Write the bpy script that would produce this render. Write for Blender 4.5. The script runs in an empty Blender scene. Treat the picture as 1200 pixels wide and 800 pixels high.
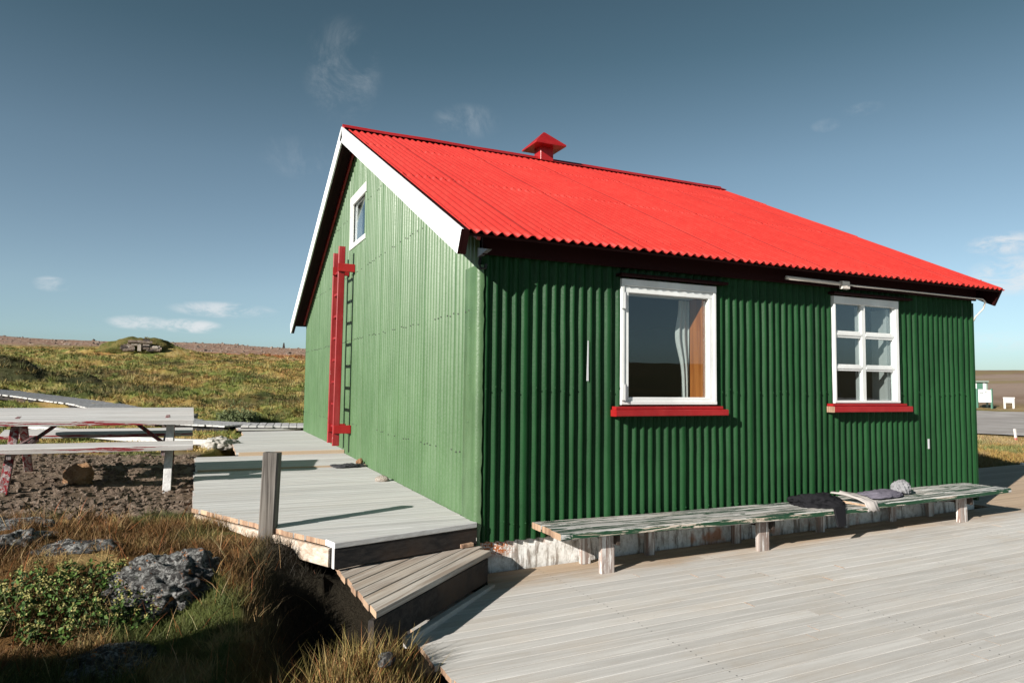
import bpy, math, random
import numpy as np
from mathutils import Vector, Matrix, noise as mnoise

random.seed(7); RNG = np.random.default_rng(11)
sc = bpy.context.scene
COL = sc.collection
rad = math.radians

# ------------------------------------------------------------------ camera
CR = Vector((0.90810377, -0.41858465, 0.01159454))
CU = Vector((-0.03673658, -0.05205553, 0.99796826))
CF = Vector((0.41713064, 0.90668468, 0.06264919))
CC = Vector((-2.31456542, -5.72720743, 1.36913064))
FPX = 819.129
cam_d = bpy.data.cameras.new('camera'); cam = bpy.data.objects.new('camera', cam_d); COL.objects.link(cam)
m = Matrix.Identity(4)
for i in range(3):
    m[i][0] = CR[i]; m[i][1] = CU[i]; m[i][2] = -CF[i]; m[i][3] = CC[i]
cam.matrix_world = m
cam_d.sensor_fit = 'HORIZONTAL'; cam_d.sensor_width = 36.0; cam_d.lens = 36.0 * FPX / 1200.0
cam_d.clip_start = 0.05; cam_d.clip_end = 5000
sc.camera = cam

# ------------------------------------------------------------------ light
SUN_EL = 23.2; SUN_AZ = 247.5          # azimuth clockwise from +Y, where the sun stands
EXPOSURE = 0.85; SKY_STRENGTH = 0.05; SUN_STRENGTH = 5.0
az = rad(SUN_AZ); el = rad(SUN_EL)
sdir = Vector((math.sin(az)*math.cos(el), math.cos(az)*math.cos(el), math.sin(el)))
sun_d = bpy.data.lights.new('sun', 'SUN'); sun = bpy.data.objects.new('sun', sun_d); COL.objects.link(sun)
sun_d.energy = SUN_STRENGTH; sun_d.angle = rad(0.5); sun_d.color = (1.0, 0.945, 0.87)
sun.rotation_euler = sdir.to_track_quat('Z', 'Y').to_euler(); sun.location = (-20, -10, 15)
sc.view_settings.view_transform = 'Standard'; sc.view_settings.look = 'None'
sc.view_settings.exposure = EXPOSURE; sc.view_settings.gamma = 1.0; sc.view_settings.use_curve_mapping = False

# ------------------------------------------------------------------ node helpers
class NT:
    def __init__(s, tree): s.t = tree; s.n = tree.nodes; s.l = tree.links
    def new(s, ty, **kw):
        nd = s.n.new(ty)
        for k, v in kw.items(): setattr(nd, k, v)
        return nd
    def put(s, sock, v):
        if isinstance(v, bpy.types.NodeSocket): s.l.new(v, sock)
        elif v is not None:
            if isinstance(v, (tuple, list)) and len(v) == 3 and sock.type == 'RGBA': v = (*v, 1)
            sock.default_value = v
    def math(s, op, a, b=None, c=None, clamp=False):
        nd = s.new('ShaderNodeMath', operation=op); nd.use_clamp = clamp
        s.put(nd.inputs[0], a)
        if b is not None: s.put(nd.inputs[1], b)
        if c is not None: s.put(nd.inputs[2], c)
        return nd.outputs[0]
    def vmath(s, op, a, b=None):
        nd = s.new('ShaderNodeVectorMath', operation=op); s.put(nd.inputs[0], a)
        if b is not None: s.put(nd.inputs[1], b)
        return nd.outputs['Value'] if op in ('DOT_PRODUCT', 'LENGTH') else nd.outputs[0]
    def mix(s, f, a, b, mode='MIX'):
        nd = s.new('ShaderNodeMix', data_type='RGBA', blend_type=mode)
        s.put(nd.inputs[0], f); s.put(nd.inputs[6], a); s.put(nd.inputs[7], b)
        return nd.outputs[2]
    def noise(s, vec, scale, detail=4, rough=.55, dist=0.0):
        nd = s.new('ShaderNodeTexNoise'); s.put(nd.inputs['Vector'], vec)
        nd.inputs['Scale'].default_value = scale; nd.inputs['Detail'].default_value = detail
        nd.inputs['Roughness'].default_value = rough; nd.inputs['Distortion'].default_value = dist
        return nd.outputs['Fac']
    def mapping(s, vec, scale=(1, 1, 1), rot=(0, 0, 0), loc=(0, 0, 0)):
        nd = s.new('ShaderNodeMapping'); s.put(nd.inputs['Vector'], vec)
        nd.inputs['Scale'].default_value = scale; nd.inputs['Rotation'].default_value = rot; nd.inputs['Location'].default_value = loc
        return nd.outputs[0]
    def ramp(s, f, lo, hi, a=0.0, b=1.0):
        nd = s.new('ShaderNodeMapRange', interpolation_type='SMOOTHSTEP'); s.put(nd.inputs[0], f)
        nd.inputs[1].default_value = lo; nd.inputs[2].default_value = hi; nd.inputs[3].default_value = a; nd.inputs[4].default_value = b
        return nd.outputs[0]
    def bump(s, h, strength, dist=.01):
        nd = s.new('ShaderNodeBump'); s.put(nd.inputs['Height'], h)
        nd.inputs['Strength'].default_value = strength; nd.inputs['Distance'].default_value = dist
        return nd.outputs[0]

def material(name):
    mt = bpy.data.materials.new(name); mt.use_nodes = True
    t = NT(mt.node_tree); t.n.clear()
    out = t.new('ShaderNodeOutputMaterial'); b = t.new('ShaderNodeBsdfPrincipled')
    t.l.new(b.outputs[0], out.inputs[0])
    pos = t.new('ShaderNodeNewGeometry').outputs['Position']
    return mt, t, b, pos, out
def setb(t, b, col=None, rough=None, nrm=None, spec=None, metal=None):
    if col is not None: t.put(b.inputs['Base Color'], col)
    if rough is not None: t.put(b.inputs['Roughness'], rough)
    if nrm is not None: t.put(b.inputs['Normal'], nrm)
    if spec is not None: t.put(b.inputs['Specular IOR Level'], spec)
    if metal is not None: t.put(b.inputs['Metallic'], metal)
def attr(t, name):
    nd = t.new('ShaderNodeAttribute'); nd.attribute_name = name
    return nd

# ------------------------------------------------------------------ materials
def m_paint(name, col, rough=.42, fade=None, fade_amt=.0, zpale=None, mott=1.0, chip=None, chip_t=.72, bump=.15, scale=1.0, spec=.5):
    mt, t, b, pos, _ = material(name)
    big = t.noise(pos, 1.3*scale, 5, .6)
    st = t.noise(t.mapping(pos, (9, 9, .55)), 1.0*scale, 5, .65)
    c = t.mix(t.ramp(big, .3, .75), tuple(x*(1-.18*mott) for x in col), tuple(min(1, x*(1+.15*mott)) for x in col))
    if fade is not None:
        f = t.math('MULTIPLY', t.ramp(t.math('ADD', t.math('MULTIPLY', st, .7), t.math('MULTIPLY', big, .3)), .4, .68), fade_amt)
        if zpale is not None:
            zz = t.new('ShaderNodeSeparateXYZ'); t.put(zz.inputs[0], pos)
            f = t.math('ADD', f, t.ramp(t.math('ADD', zz.outputs[2], big), zpale[0], zpale[1], 0, zpale[2]), clamp=True)  # paler towards the top
        c = t.mix(f, c, fade)
    if chip is not None:
        ch = t.noise(t.mapping(pos, (1, 1, .55)), 14*scale, 6, .72)
        c = t.mix(t.ramp(ch, chip_t, chip_t+.03), c, chip)
    fine = t.noise(pos, 55*scale, 4, .6)
    setb(t, b, c, t.ramp(fine, .3, .7, rough-.08, rough+.1), t.bump(fine, bump, .004), spec)
    return mt

def m_wood(name, axis=0, rot=0.0, base=(.50, .47, .43), dark=(.23, .19, .155), tan=(.42, .31, .21), tan_amt=.25, rough=.78,
           paint=None, paint_t=.5, paint2=None, dirt=None):
    """weathered boards, grain along the axis; the per-board attribute 'tone' varies each plank"""
    mt, t, b, pos, _ = material(name)
    v = t.mapping(pos, rot=(0, 0, rot)) if rot else pos
    tone = attr(t, 'tone').outputs['Fac']
    off = t.new('ShaderNodeCombineXYZ'); t.put(off.inputs[axis], t.math('MULTIPLY', tone, 37.0)); t.put(off.inputs[(axis+1) % 3], t.math('MULTIPLY', tone, 11.0))
    v = t.vmath('ADD', v, off.outputs[0])
    sg = [26, 26, 26]; sg[axis] = .9
    sf = [110, 110, 110]; sf[axis] = 3.0
    grain = t.noise(t.mapping(v, tuple(sg)), 1, 6, .7, .6)
    fine = t.noise(t.mapping(v, tuple(sf)), 1, 3, .6)
    big = t.noise(v, 1.1, 4, .6)
    c = t.mix(t.ramp(grain, .36, .66), dark, base)
    c = t.mix(t.math('MULTIPLY', t.ramp(big, .45, .72), tan_amt*2), c, t.mix(grain, tan, base))
    if dirt is not None:
        sx = t.new('ShaderNodeSeparateXYZ'); t.put(sx.inputs[0], pos)
        dn = t.noise(t.mapping(pos, (.8, 2.4, 2.4)), 1.6, 6, .65)
        c = t.mix(t.math('MULTIPLY', t.ramp(t.math('ADD', sx.outputs[1], t.math('MULTIPLY', dn, .9)), -.30, .30), .8), c, (.38, .26, .155))
        sn = t.noise(t.mapping(pos, (.7, 1.4, 1.4)), 1.3, 6, .7)
        c = t.mix(t.math('MULTIPLY', t.ramp(sn, .5, .72), .35), c, (.40, .33, .25))
        sk = t.noise(pos, 34, 3, .8); c = t.mix(t.ramp(sk, .715, .74), c, (.12, .10, .08))
    br = t.math('ADD', .88, t.math('MULTIPLY', tone, .18))
    gr = t.new('ShaderNodeCombineColor'); [t.put(gr.inputs[i], br) for i in range(3)]
    c = t.mix(1.0, c, gr.outputs[0], 'MULTIPLY')
    if paint is not None:
        sp = [24, 24, 24]; sp[axis] = 1.5
        pn = t.noise(t.mapping(v, tuple(sp)), 1, 7, .74, .8)
        pm = t.ramp(pn, paint_t, paint_t+.025)
        pc = paint if paint2 is None else t.mix(t.ramp(t.noise(v, 5, 3), .45, .55), paint, paint2)
        c = t.mix(pm, c, pc)
        setb(t, b, c, t.math('SUBTRACT', rough, t.math('MULTIPLY', pm, .25)), t.bump(t.math('ADD', grain, t.math('MULTIPLY', pm, .8)), .5, .004), .35)
    else:
        setb(t, b, c, rough, t.bump(t.math('ADD', grain, t.math('MULTIPLY', fine, .4)), .45, .004), .25)
    return mt

M = {}
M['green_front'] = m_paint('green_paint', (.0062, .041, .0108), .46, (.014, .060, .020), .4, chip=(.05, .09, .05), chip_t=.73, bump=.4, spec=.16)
M['green_gable'] = m_paint('faded_green_paint', (.058, .118, .046), .40, (.125, .185, .108), .30, zpale=(1.4, 4.4, .30), mott=.5, chip=(.25, .30, .22), chip_t=.75, bump=.12)
M['green_trim'] = m_paint('green_trim_paint', (.062, .122, .050), .42, (.13, .20, .11), .5, chip=(.3, .34, .26), chip_t=.72, bump=.6)
M['red_roof'] = m_paint('red_roof_paint', (.42, .024, .018), .48, (.46, .048, .034), .4, mott=.35, bump=.02)
M['red'] = m_paint('red_paint', (.30, .008, .010), .38, (.36, .025, .022), .4, bump=.15)
M['red_worn'] = m_paint('worn_red_paint', (.25, .008, .011), .42, (.36, .10, .09), .25, chip=(.48, .34, .30), chip_t=.66, bump=.3, scale=1.4)
M['shaded_red'] = m_paint('shaded_red_paint', (.017, .002, .002), .65, spec=.12)  # near-black red: shade under the eave and verge put into the colour
M['white'] = m_paint('white_paint', (.70, .71, .70), .45, (.58, .56, .52), .3, chip=(.35, .28, .22), chip_t=.725, bump=.15)
M['barge_white'] = m_paint('barge_white_paint', (.86, .87, .88), .45, (.80, .80, .80), .2, bump=.06)
M['deck'] = m_wood('deck_boards', 0, 0, base=(.545, .53, .505), dark=(.445, .43, .405), tan=(.48, .41, .33), tan_amt=.28, dirt=True)
M['ramp'] = m_wood('ramp_boards', 0, 0, base=(.525, .525, .515), dark=(.40, .39, .38), tan=(.44, .39, .33), tan_amt=.2)
M['side_wood'] = m_wood('side_board', 1, 0, base=(.56, .50, .43), dark=(.36, .27, .20), tan=(.48, .33, .22), tan_amt=.4)
M['step'] = m_wood('step_boards', 0, -rad(42.7), base=(.50, .46, .41), dark=(.26, .21, .17), tan=(.42, .31, .21), tan_amt=.4)
M['wood_dark'] = m_wood('dark_stained_wood', 0, 0, base=(.035, .031, .029), dark=(.011, .011, .012), tan=(.14, .08, .045), tan_amt=.4)
M['wood_end'] = m_wood('cut_board_ends', 2, 0, base=(.42, .28, .19), dark=(.16, .09, .06), tan=(.5, .36, .24), tan_amt=.6)
M['post'] = m_wood('weathered_post', 2, 0, base=(.17, .155, .14), dark=(.04, .034, .03), tan=(.17, .135, .10), tan_amt=.4)
M['walk'] = m_wood('boardwalk_boards', 1, 0, base=(.50, .50, .50), dark=(.32, .31, .31), tan=(.42, .38, .34), tan_amt=.15)
M['table'] = m_wood('worn_white_table_wood', 0, 0, base=(.54, .54, .54), dark=(.36, .345, .335), tan=(.47, .41, .38), tan_amt=.2, paint=(.26, .03, .035), paint_t=.67)
M['table_edge'] = m_wood('table_edge_wood', 0, 0, base=(.48, .465, .455), dark=(.36, .33, .31), tan=(.5, .42, .4), tan_amt=.2, paint=(.20, .012, .018), paint_t=.50)
M['table_leg'] = m_wood('worn_red_leg_wood', 2, 0, base=(.34, .30, .29), dark=(.10, .07, .07), tan=(.26, .12, .11), tan_amt=.5, paint=(.17, .012, .016), paint_t=.50)
M['table_brace'] = m_wood('dark_brace_wood', 2, 0, base=(.10, .07, .07), dark=(.03, .02, .02), tan=(.3, .03, .03), tan_amt=.5, paint=(.22, .012, .018), paint_t=.52)
M['leg_pale'] = m_wood('pale_leg_wood', 2, 0, base=(.62, .61, .60), dark=(.42, .40, .40), tan=(.5, .44, .4), tan_amt=.2)
M['bench'] = m_wood('peeling_green_bench_wood', 0, 0, base=(.54, .54, .525), dark=(.30, .285, .27), tan=(.56, .44, .34), tan_amt=.25, paint=(.012, .045, .024), paint_t=.492, paint2=(.02, .05, .032))
M['bench_edge'] = m_wood('bench_edge_paint', 0, 0, base=(.55, .50, .44), dark=(.35, .28, .22), tan=(.52, .38, .27), tan_amt=.4, paint=(.010, .050, .022), paint_t=.43)
M['bench_leg'] = m_wood('flaking_white_leg_wood', 2, 0, base=(.42, .38, .35), dark=(.16, .10, .08), tan=(.24, .10, .06), tan_amt=.45, paint=(.62, .60, .58), paint_t=.53)
M['driftwood'] = m_wood('driftwood', 0, .4, base=(.56, .54, .50), dark=(.16, .14, .12), tan=(.42, .34, .26), tan_amt=.4)
M['jamb_wood'] = m_wood('varnished_orange_wood', 2, 0, base=(.42, .14, .035), dark=(.26, .07, .015), tan=(.40, .16, .05), tan_amt=.3, rough=.35)

def m_foundation():
    mt, t, b, pos, _ = material('stained_white_concrete')
    n1 = t.noise(pos, 9, 7, .7); n2 = t.noise(t.mapping(pos, (14, 14, 2.2)), 1, 5, .7); n3 = t.noise(pos, 2.1, 4, .6); fine = t.noise(pos, 70, 4, .7)
    c = t.mix(t.ramp(n1, .3, .6), (.50, .47, .42), (.80, .79, .76))
    c = t.mix(t.math('MULTIPLY', t.ramp(n2, .50, .64), .8), c, (.16, .12, .09))
    c = t.mix(t.math('MULTIPLY', t.ramp(n3, .58, .7), .8), c, (.42, .15, .05))
    sp = t.noise(pos, 38, 3, .8); c = t.mix(t.ramp(sp, .66, .7), c, (.05, .04, .035))
    xs = t.new('ShaderNodeSeparateXYZ'); t.put(xs.inputs[0], pos)
    rust = t.math('MULTIPLY', t.math('MULTIPLY', t.ramp(xs.outputs[0], .26, .42, 1, 0), t.ramp(xs.outputs[2], -.17, -.08)), t.ramp(fine, .42, .55))
    c = t.mix(rust, c, (.42, .12, .025))
    setb(t, b, c, .85, t.bump(t.math('ADD', n1, fine), .5, .012), .2)
    return mt
M['foundation'] = m_foundation()

def m_rock(name, base, dark, lichen, lich_amt=.5, orange=.0, sc_=1.0):
    mt, t, b, pos, _ = material(name)
    n1 = t.noise(pos, 6*sc_, 8, .7); n2 = t.noise(pos, 15*sc_, 8, .75, .5); n3 = t.noise(pos, 10*sc_, 3, .6); fine = t.noise(pos, 90*sc_, 5, .7)
    c = t.mix(t.ramp(n1, .35, .65), dark, base)
    cl = t.noise(pos, 3.2*sc_, 5, .65)
    c = t.mix(t.math('MULTIPLY', t.math('MULTIPLY', t.ramp(n2, .58-.16*lich_amt, .66-.12*lich_amt), t.ramp(cl, .36, .58)), .95), c, lichen)
    c = t.mix(t.math('MULTIPLY', t.ramp(n3, .64, .69), orange), c, (.42, .15, .04))
    sp = t.noise(pos, 46*sc_, 4, .8); c = t.mix(t.math('MULTIPLY', t.ramp(sp, .56, .66), .7), c, tuple(x*.4 for x in dark))
    setb(t, b, c, .9, t.bump(t.math('ADD', t.math('ADD', n2, n1), t.math('MULTIPLY', fine, .5)), .9, .03), .2)
    return mt
M['rock'] = m_rock('lichen_rock', (.075, .072, .070), (.016, .015, .015), (.36, .36, .345), .8, .9, 2.1)
M['rock_red'] = m_rock('rusty_rock', (.33, .19, .10), (.16, .085, .045), (.42, .28, .17), .5, .2)
M['stone'] = m_rock('pale_stone', (.50, .44, .38), (.28, .23, .19), (.62, .58, .53), .5, .2, 3)
M['scree'] = m_rock('scree_stone', (.26, .20, .16), (.11, .08, .065), (.42, .37, .32), .4, .0, .4)
M['gravel'] = m_rock('gravel_stone', (.21, .155, .115), (.10, .07, .052), (.32, .26, .21), .5, .0, 3)
M['dark_stone'] = m_rock('dark_stone', (.10, .08, .07), (.03, .025, .025), (.2, .17, .15), .3, .0, 3)

def m_plain(name, col, rough=.6, metal=0, spec=.5, nz=.12):
    mt, t, b, pos, _ = material(name)
    n = t.noise(pos, 30, 4, .6)
    c = t.mix(n, tuple(x*(1-nz) for x in col), tuple(min(1, x*(1+nz)) for x in col))
    setb(t, b, c, rough, t.bump(n, .1, .004), spec, metal)
    return mt
M['grey_paint'] = m_plain('old_grey_paint', (.34, .34, .33), .7)
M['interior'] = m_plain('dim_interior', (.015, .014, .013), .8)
M['curtain'] = m_plain('white_curtain', (.42, .41, .39), .9)
M['metal'] = m_plain('grey_metal', (.30, .30, .31), .45, .6)
M['iron'] = m_plain('dark_iron', (.03, .03, .03), .5, .5)
M['tube'] = m_plain('cream_plastic', (.62, .56, .50), .45)
M['black_cloth'] = m_plain('black_cloth', (.012, .012, .014), .95, spec=.1)
M['purple_cloth'] = m_plain('grey_purple_cloth', (.13, .12, .15), .95, spec=.1)
M['grey_cloth'] = m_plain('pale_grey_cloth', (.40, .37, .35), .95, spec=.1)
M['knit'] = m_plain('grey_white_knit', (.21, .21, .22), .95, spec=.1)
M['sign_white'] = m_plain('sign_white', (.78, .79, .76), .5)
M['sign_ink'] = m_plain('sign_ink', (.25, .27, .27), .6)
M['sign_green'] = m_plain('sign_green', (.07, .17, .12), .5)
M['shed_green'] = m_plain('shed_dark_green', (.018, .055, .035), .5)
M['post_grey'] = m_plain('grey_green_post', (.24, .30, .26), .6)
M['sealant'] = m_plain('silver_patch', (.50, .50, .52), .6)
M['rubber'] = m_plain('black_rubber', (.03, .03, .035), .6)
M['marker_white'] = m_plain('marker_white', (.7, .66, .62), .6)
M['marker_red'] = m_plain('marker_red', (.5, .12, .1), .6)

def m_glass(name, tint=(.92, .96, .96), rough=0.0, gain=1.0):
    mt, t, b, pos, out = material(name)
    t.n.remove(b)
    tr = t.new('ShaderNodeBsdfTransparent'); tr.inputs[0].default_value = (*tint, 1)
    gl = t.new('ShaderNodeBsdfGlossy'); gl.inputs['Roughness'].default_value = rough; gl.inputs['Color'].default_value = (.96, .98, 1, 1)
    fr = t.new('ShaderNodeFresnel'); bf = t.new('ShaderNodeNewGeometry').outputs['Backfacing']
    t.put(fr.inputs['IOR'], t.math('ADD', 1.52, t.math('MULTIPLY', bf, 1/1.52-1.52)))
    n = t.noise(pos, 2.2, 2, .5); t.put(gl.inputs['Normal'], t.bump(n, .03, .02))
    mx = t.new('ShaderNodeMixShader')
    t.put(mx.inputs[0], t.math('MULTIPLY', fr.outputs[0], 2.0*gain, clamp=True)); t.l.new(tr.outputs[0], mx.inputs[1]); t.l.new(gl.outputs[0], mx.inputs[2])
    t.l.new(mx.outputs[0], out.inputs[0])
    return mt
M['glass'] = m_glass('window_glass', gain=.66)
M['glass_old'] = m_glass('old_window_glass', gain=.75)
M['glass_loft'] = m_glass('loft_window_glass', gain=.8)

def m_attrcol(name, rough=.9, nscale=40, namt=.35, bump=.5, bdist=.02, translucent=False, spec=.15):
    mt, t, b, pos, out = material(name)
    c = attr(t, 'cover').outputs['Color']
    if nscale:
        n = t.noise(pos, nscale, 6, .7); n2 = t.noise(pos, nscale*.12, 5, .65)
        g = t.math('ADD', 1-namt, t.math('MULTIPLY', t.math('ADD', n, n2), namt))
        gr = t.new('ShaderNodeCombineColor'); [t.put(gr.inputs[i], g) for i in range(3)]
        c = t.mix(1.0, c, gr.outputs[0], 'MULTIPLY')
        setb(t, b, c, rough, t.bump(n, bump, bdist), spec)
    else:
        setb(t, b, c, rough, spec=spec)
    return mt
M['ground'] = m_attrcol('ground_cover', nscale=28, namt=.45, bump=.8, bdist=.04)
M['blade'] = m_attrcol('grass_blade', nscale=0, rough=.65, spec=.25)
def m_road():
    mt, t, b, pos, _ = material('gravel_road')
    n = t.noise(pos, .35, 6, .65); f = t.noise(pos, 14, 5, .7); s = t.noise(t.mapping(pos, (.05, .6, 1), (0, 0, .29)), 1, 4, .6)
    c = t.mix(t.ramp(n, .35, .65), (.29, .27, .255), (.38, .355, .34)); c = t.mix(t.math('MULTIPLY', t.ramp(s, .5, .65), .5), c, (.22, .195, .18))
    setb(t, b, c, .95, t.bump(f, .5, .03), .1); return mt
M['road'] = m_road()

# ------------------------------------------------------------------ mesh builder
class MB:
    def __init__(s): s.v = []; s.f = []; s.m = []; s.t = []; s.mats = []
    def mi(s, mat):
        if mat not in s.mats: s.mats.append(mat)
        return s.mats.index(mat)
    def add(s, verts, faces, mat, tone=None):
        o = len(s.v); k = s.mi(mat); tone = random.random() if tone is None else tone
        s.v += [tuple(p) for p in verts]; s.t += [tone]*len(verts)
        for f in faces: s.f.append(tuple(i+o for i in f)); s.m.append(k)
    def plank(s, p0, p1, w, t, up=(0, 0, 1), mat=None, bev=.004, seg=.45, jit=.0, tone=None, end=None, taper=1.0, skew0=0.0, skew1=0.0):
        """a bevelled board whose section is centred on p0->p1: w across, t along up"""
        p0 = Vector(p0); p1 = Vector(p1); d = (p1-p0); L = d.length; d.normalize()
        up = Vector(up); up = (up - d*up.dot(d)).normalized(); sd = d.cross(up)
        n = max(1, int(L/seg)); b = min(bev, t*.3, w*.3); h = t/2; a = w/2
        prof = [(-a+b, -h), (a-b, -h), (a, -h+b), (a, h-b), (a-b, h), (-a+b, h), (-a, h-b), (-a, -h+b)]
        vs = []; fs = []; ph = random.random()*10
        for i in range(n+1):
            q = i/n; c = p0 + d*(L*q)
            jz = jit*math.sin(ph+q*L*2.3)*(random.random()*.5+.5); jy = jit*.6*math.sin(ph*2+q*L*1.7); k = 1+(taper-1)*q
            sk = skew0 if i == 0 else (skew1 if i == n else 0.0)
            for (y, z) in prof: vs.append(c + sd*(y*k+jy) + up*(z*k+jz) + d*(sk*y))
        for i in range(n):
            for j in range(8):
                j2 = (j+1) % 8
                fs.append((i*8+j, i*8+j2, (i+1)*8+j2, (i+1)*8+j))
        tone = random.random() if tone is None else tone
        s.add(vs, fs, mat, tone)
        e0 = vs[:8]; e1 = vs[-8:]
        s.add(e0, [tuple(range(7, -1, -1))], end or mat, tone); s.add(e1, [tuple(range(8))], end or mat, tone)
    def box(s, x0, x1, y0, y1, z0, z1, mat, bev=.004, tone=None, end=None):
        dims = (x1-x0, y1-y0, z1-z0)
        if dims[0] >= dims[1] and dims[0] >= dims[2]:
            s.plank((x0, (y0+y1)/2, (z0+z1)/2), (x1, (y0+y1)/2, (z0+z1)/2), dims[1], dims[2], (0, 0, 1), mat, bev, tone=tone, end=end)
        elif dims[1] >= dims[2]:
            s.plank(((x0+x1)/2, y0, (z0+z1)/2), ((x0+x1)/2, y1, (z0+z1)/2), dims[0], dims[2], (0, 0, 1), mat, bev, tone=tone, end=end)
        else:
            s.plank(((x0+x1)/2, (y0+y1)/2, z0), ((x0+x1)/2, (y0+y1)/2, z1), dims[0], dims[1], (0, 1, 0), mat, bev, tone=tone, end=end)
    def tube(s, pts, r, mat, n=8, r1=None):
        pts = [Vector(p) for p in pts]; vs = []; fs = []; r1 = r if r1 is None else r1
        for i, p in enumerate(pts):
            d = (pts[min(i+1, len(pts)-1)] - pts[max(i-1, 0)]).normalized()
            u = d.orthogonal().normalized() if i == 0 else (u - d*u.dot(d)).normalized()
            v = d.cross(u); rr = r+(r1-r)*i/max(1, len(pts)-1)
            for k in range(n):
                a = 2*math.pi*k/n; vs.append(p + u*math.cos(a)*rr + v*math.sin(a)*rr)
        for i in range(len(pts)-1):
            for k in range(n):
                k2 = (k+1) % n; fs.append((i*n+k, i*n+k2, (i+1)*n+k2, (i+1)*n+k))
        fs.append(tuple(range(n-1, -1, -1))); fs.append(tuple((len(pts)-1)*n+k for k in range(n)))
        s.add(vs, fs, mat)
    def build(s, name, parent=None, loc=(0, 0, 0), smooth=False):
        me = bpy.data.meshes.new(name)
        o3 = Vector(parent.location) if parent is not None and parent.parent is None else (Vector(parent['_o']) if parent is not None else Vector(loc))
        me.from_pydata([(p[0]-o3[0], p[1]-o3[1], p[2]-o3[2]) for p in s.v], [], s.f)
        for mt in s.mats: me.materials.append(mt)
        me.polygons.foreach_set('material_index', s.m)
        if smooth: me.polygons.foreach_set('use_smooth', [True]*len(s.f))
        at = me.attributes.new('tone', 'FLOAT', 'POINT'); at.data.foreach_set('value', s.t)
        me.update()
        return link(name, me, parent, o3)
def link(name, me, parent, o3):
    o = bpy.data.objects.new(name, me); COL.objects.link(o)
    if parent is None: o.location = o3
    else: o.parent = parent; o.location = (0, 0, 0)
    o['_o'] = tuple(o3)
    return o
def tag(o, label=None, cat=None, group=None, kind=None):
    if label: o['label'] = label
    if cat: o['category'] = cat
    if group: o['group'] = group
    if kind: o['kind'] = kind
    return o
def thing(name, loc, label, cat, group=None):
    o = bpy.data.objects.new(name, None); COL.objects.link(o); o.location = loc; o.empty_display_size = .2
    return tag(o, label, cat, group)

# ------------------------------------------------------------------ numpy noise
def _hash(ix, iy, seed):
    h = (ix.astype(np.int64)*374761393 + iy.astype(np.int64)*668265263 + seed*974711) & 0xffffffff
    h = ((h ^ (h >> 13))*1274126177) & 0xffffffff
    return ((h ^ (h >> 16)) & 0xffff)/65535.0
def vnoise(x, y, seed=0):
    ix = np.floor(x); iy = np.floor(y); fx = x-ix; fy = y-iy
    fx = fx*fx*fx*(fx*(fx*6-15)+10); fy = fy*fy*fy*(fy*(fy*6-15)+10)
    a = _hash(ix, iy, seed); b = _hash(ix+1, iy, seed); c = _hash(ix, iy+1, seed); d = _hash(ix+1, iy+1, seed)
    return (a*(1-fx)+b*fx)*(1-fy) + (c*(1-fx)+d*fx)*fy
def fbm(x, y, seed=0, oct=4, gain=.5):
    s = 0; a = 1; tot = 0
    for i in range(oct):
        s = s + a*vnoise(x*2**i+13.7*i, y*2**i-7.1*i, seed+i); tot += a; a *= gain
    return s/tot
def sstep(a, b, x):
    t = np.clip((x-a)/(b-a), 0, 1); return t*t*(3-2*t)
def gauss(x, y, cx, cy, sx, sy=None, ang=0.0):
    sy = sx if sy is None else sy; c, s_ = math.cos(ang), math.sin(ang)
    u = (x-cx)*c+(y-cy)*s_; v = -(x-cx)*s_+(y-cy)*c
    return np.exp(-(u/sx)**2-(v/sy)**2)

# ------------------------------------------------------------------ terrain
FH = np.array([CF[0], CF[1]]); FH = FH/np.linalg.norm(FH); RH = np.array([FH[1], -FH[0]])
def polar(x, y):
    dx = x-CC[0]; dy = y-CC[1]
    return np.hypot(dx, dy), np.degrees(np.arctan2(dx*RH[0]+dy*RH[1], dx*FH[0]+dy*FH[1]))
def edge_x(y):      # left edge of the ramp deck
    return np.interp(y, [-.33, 1.48, 5.9, 8, 10.2], [-1.31, -2.24, -2.2, -1.55, -1.3])
def gravel_mask(x, y):
    n = fbm(x*1.7, y*1.7, 91, 3)-.5
    return sstep(1.45, 1.75, y+n*.5)*sstep(7.2, 5.6, y+n*1.5)*sstep(-6.5, -5.2, x+n)*sstep(-2.0, -2.15, x)
def road_uv(x, y):
    px, py = x-24.6, y-10.15
    return px*.957+py*.29, -px*.29+py*.957     # across, along
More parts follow.
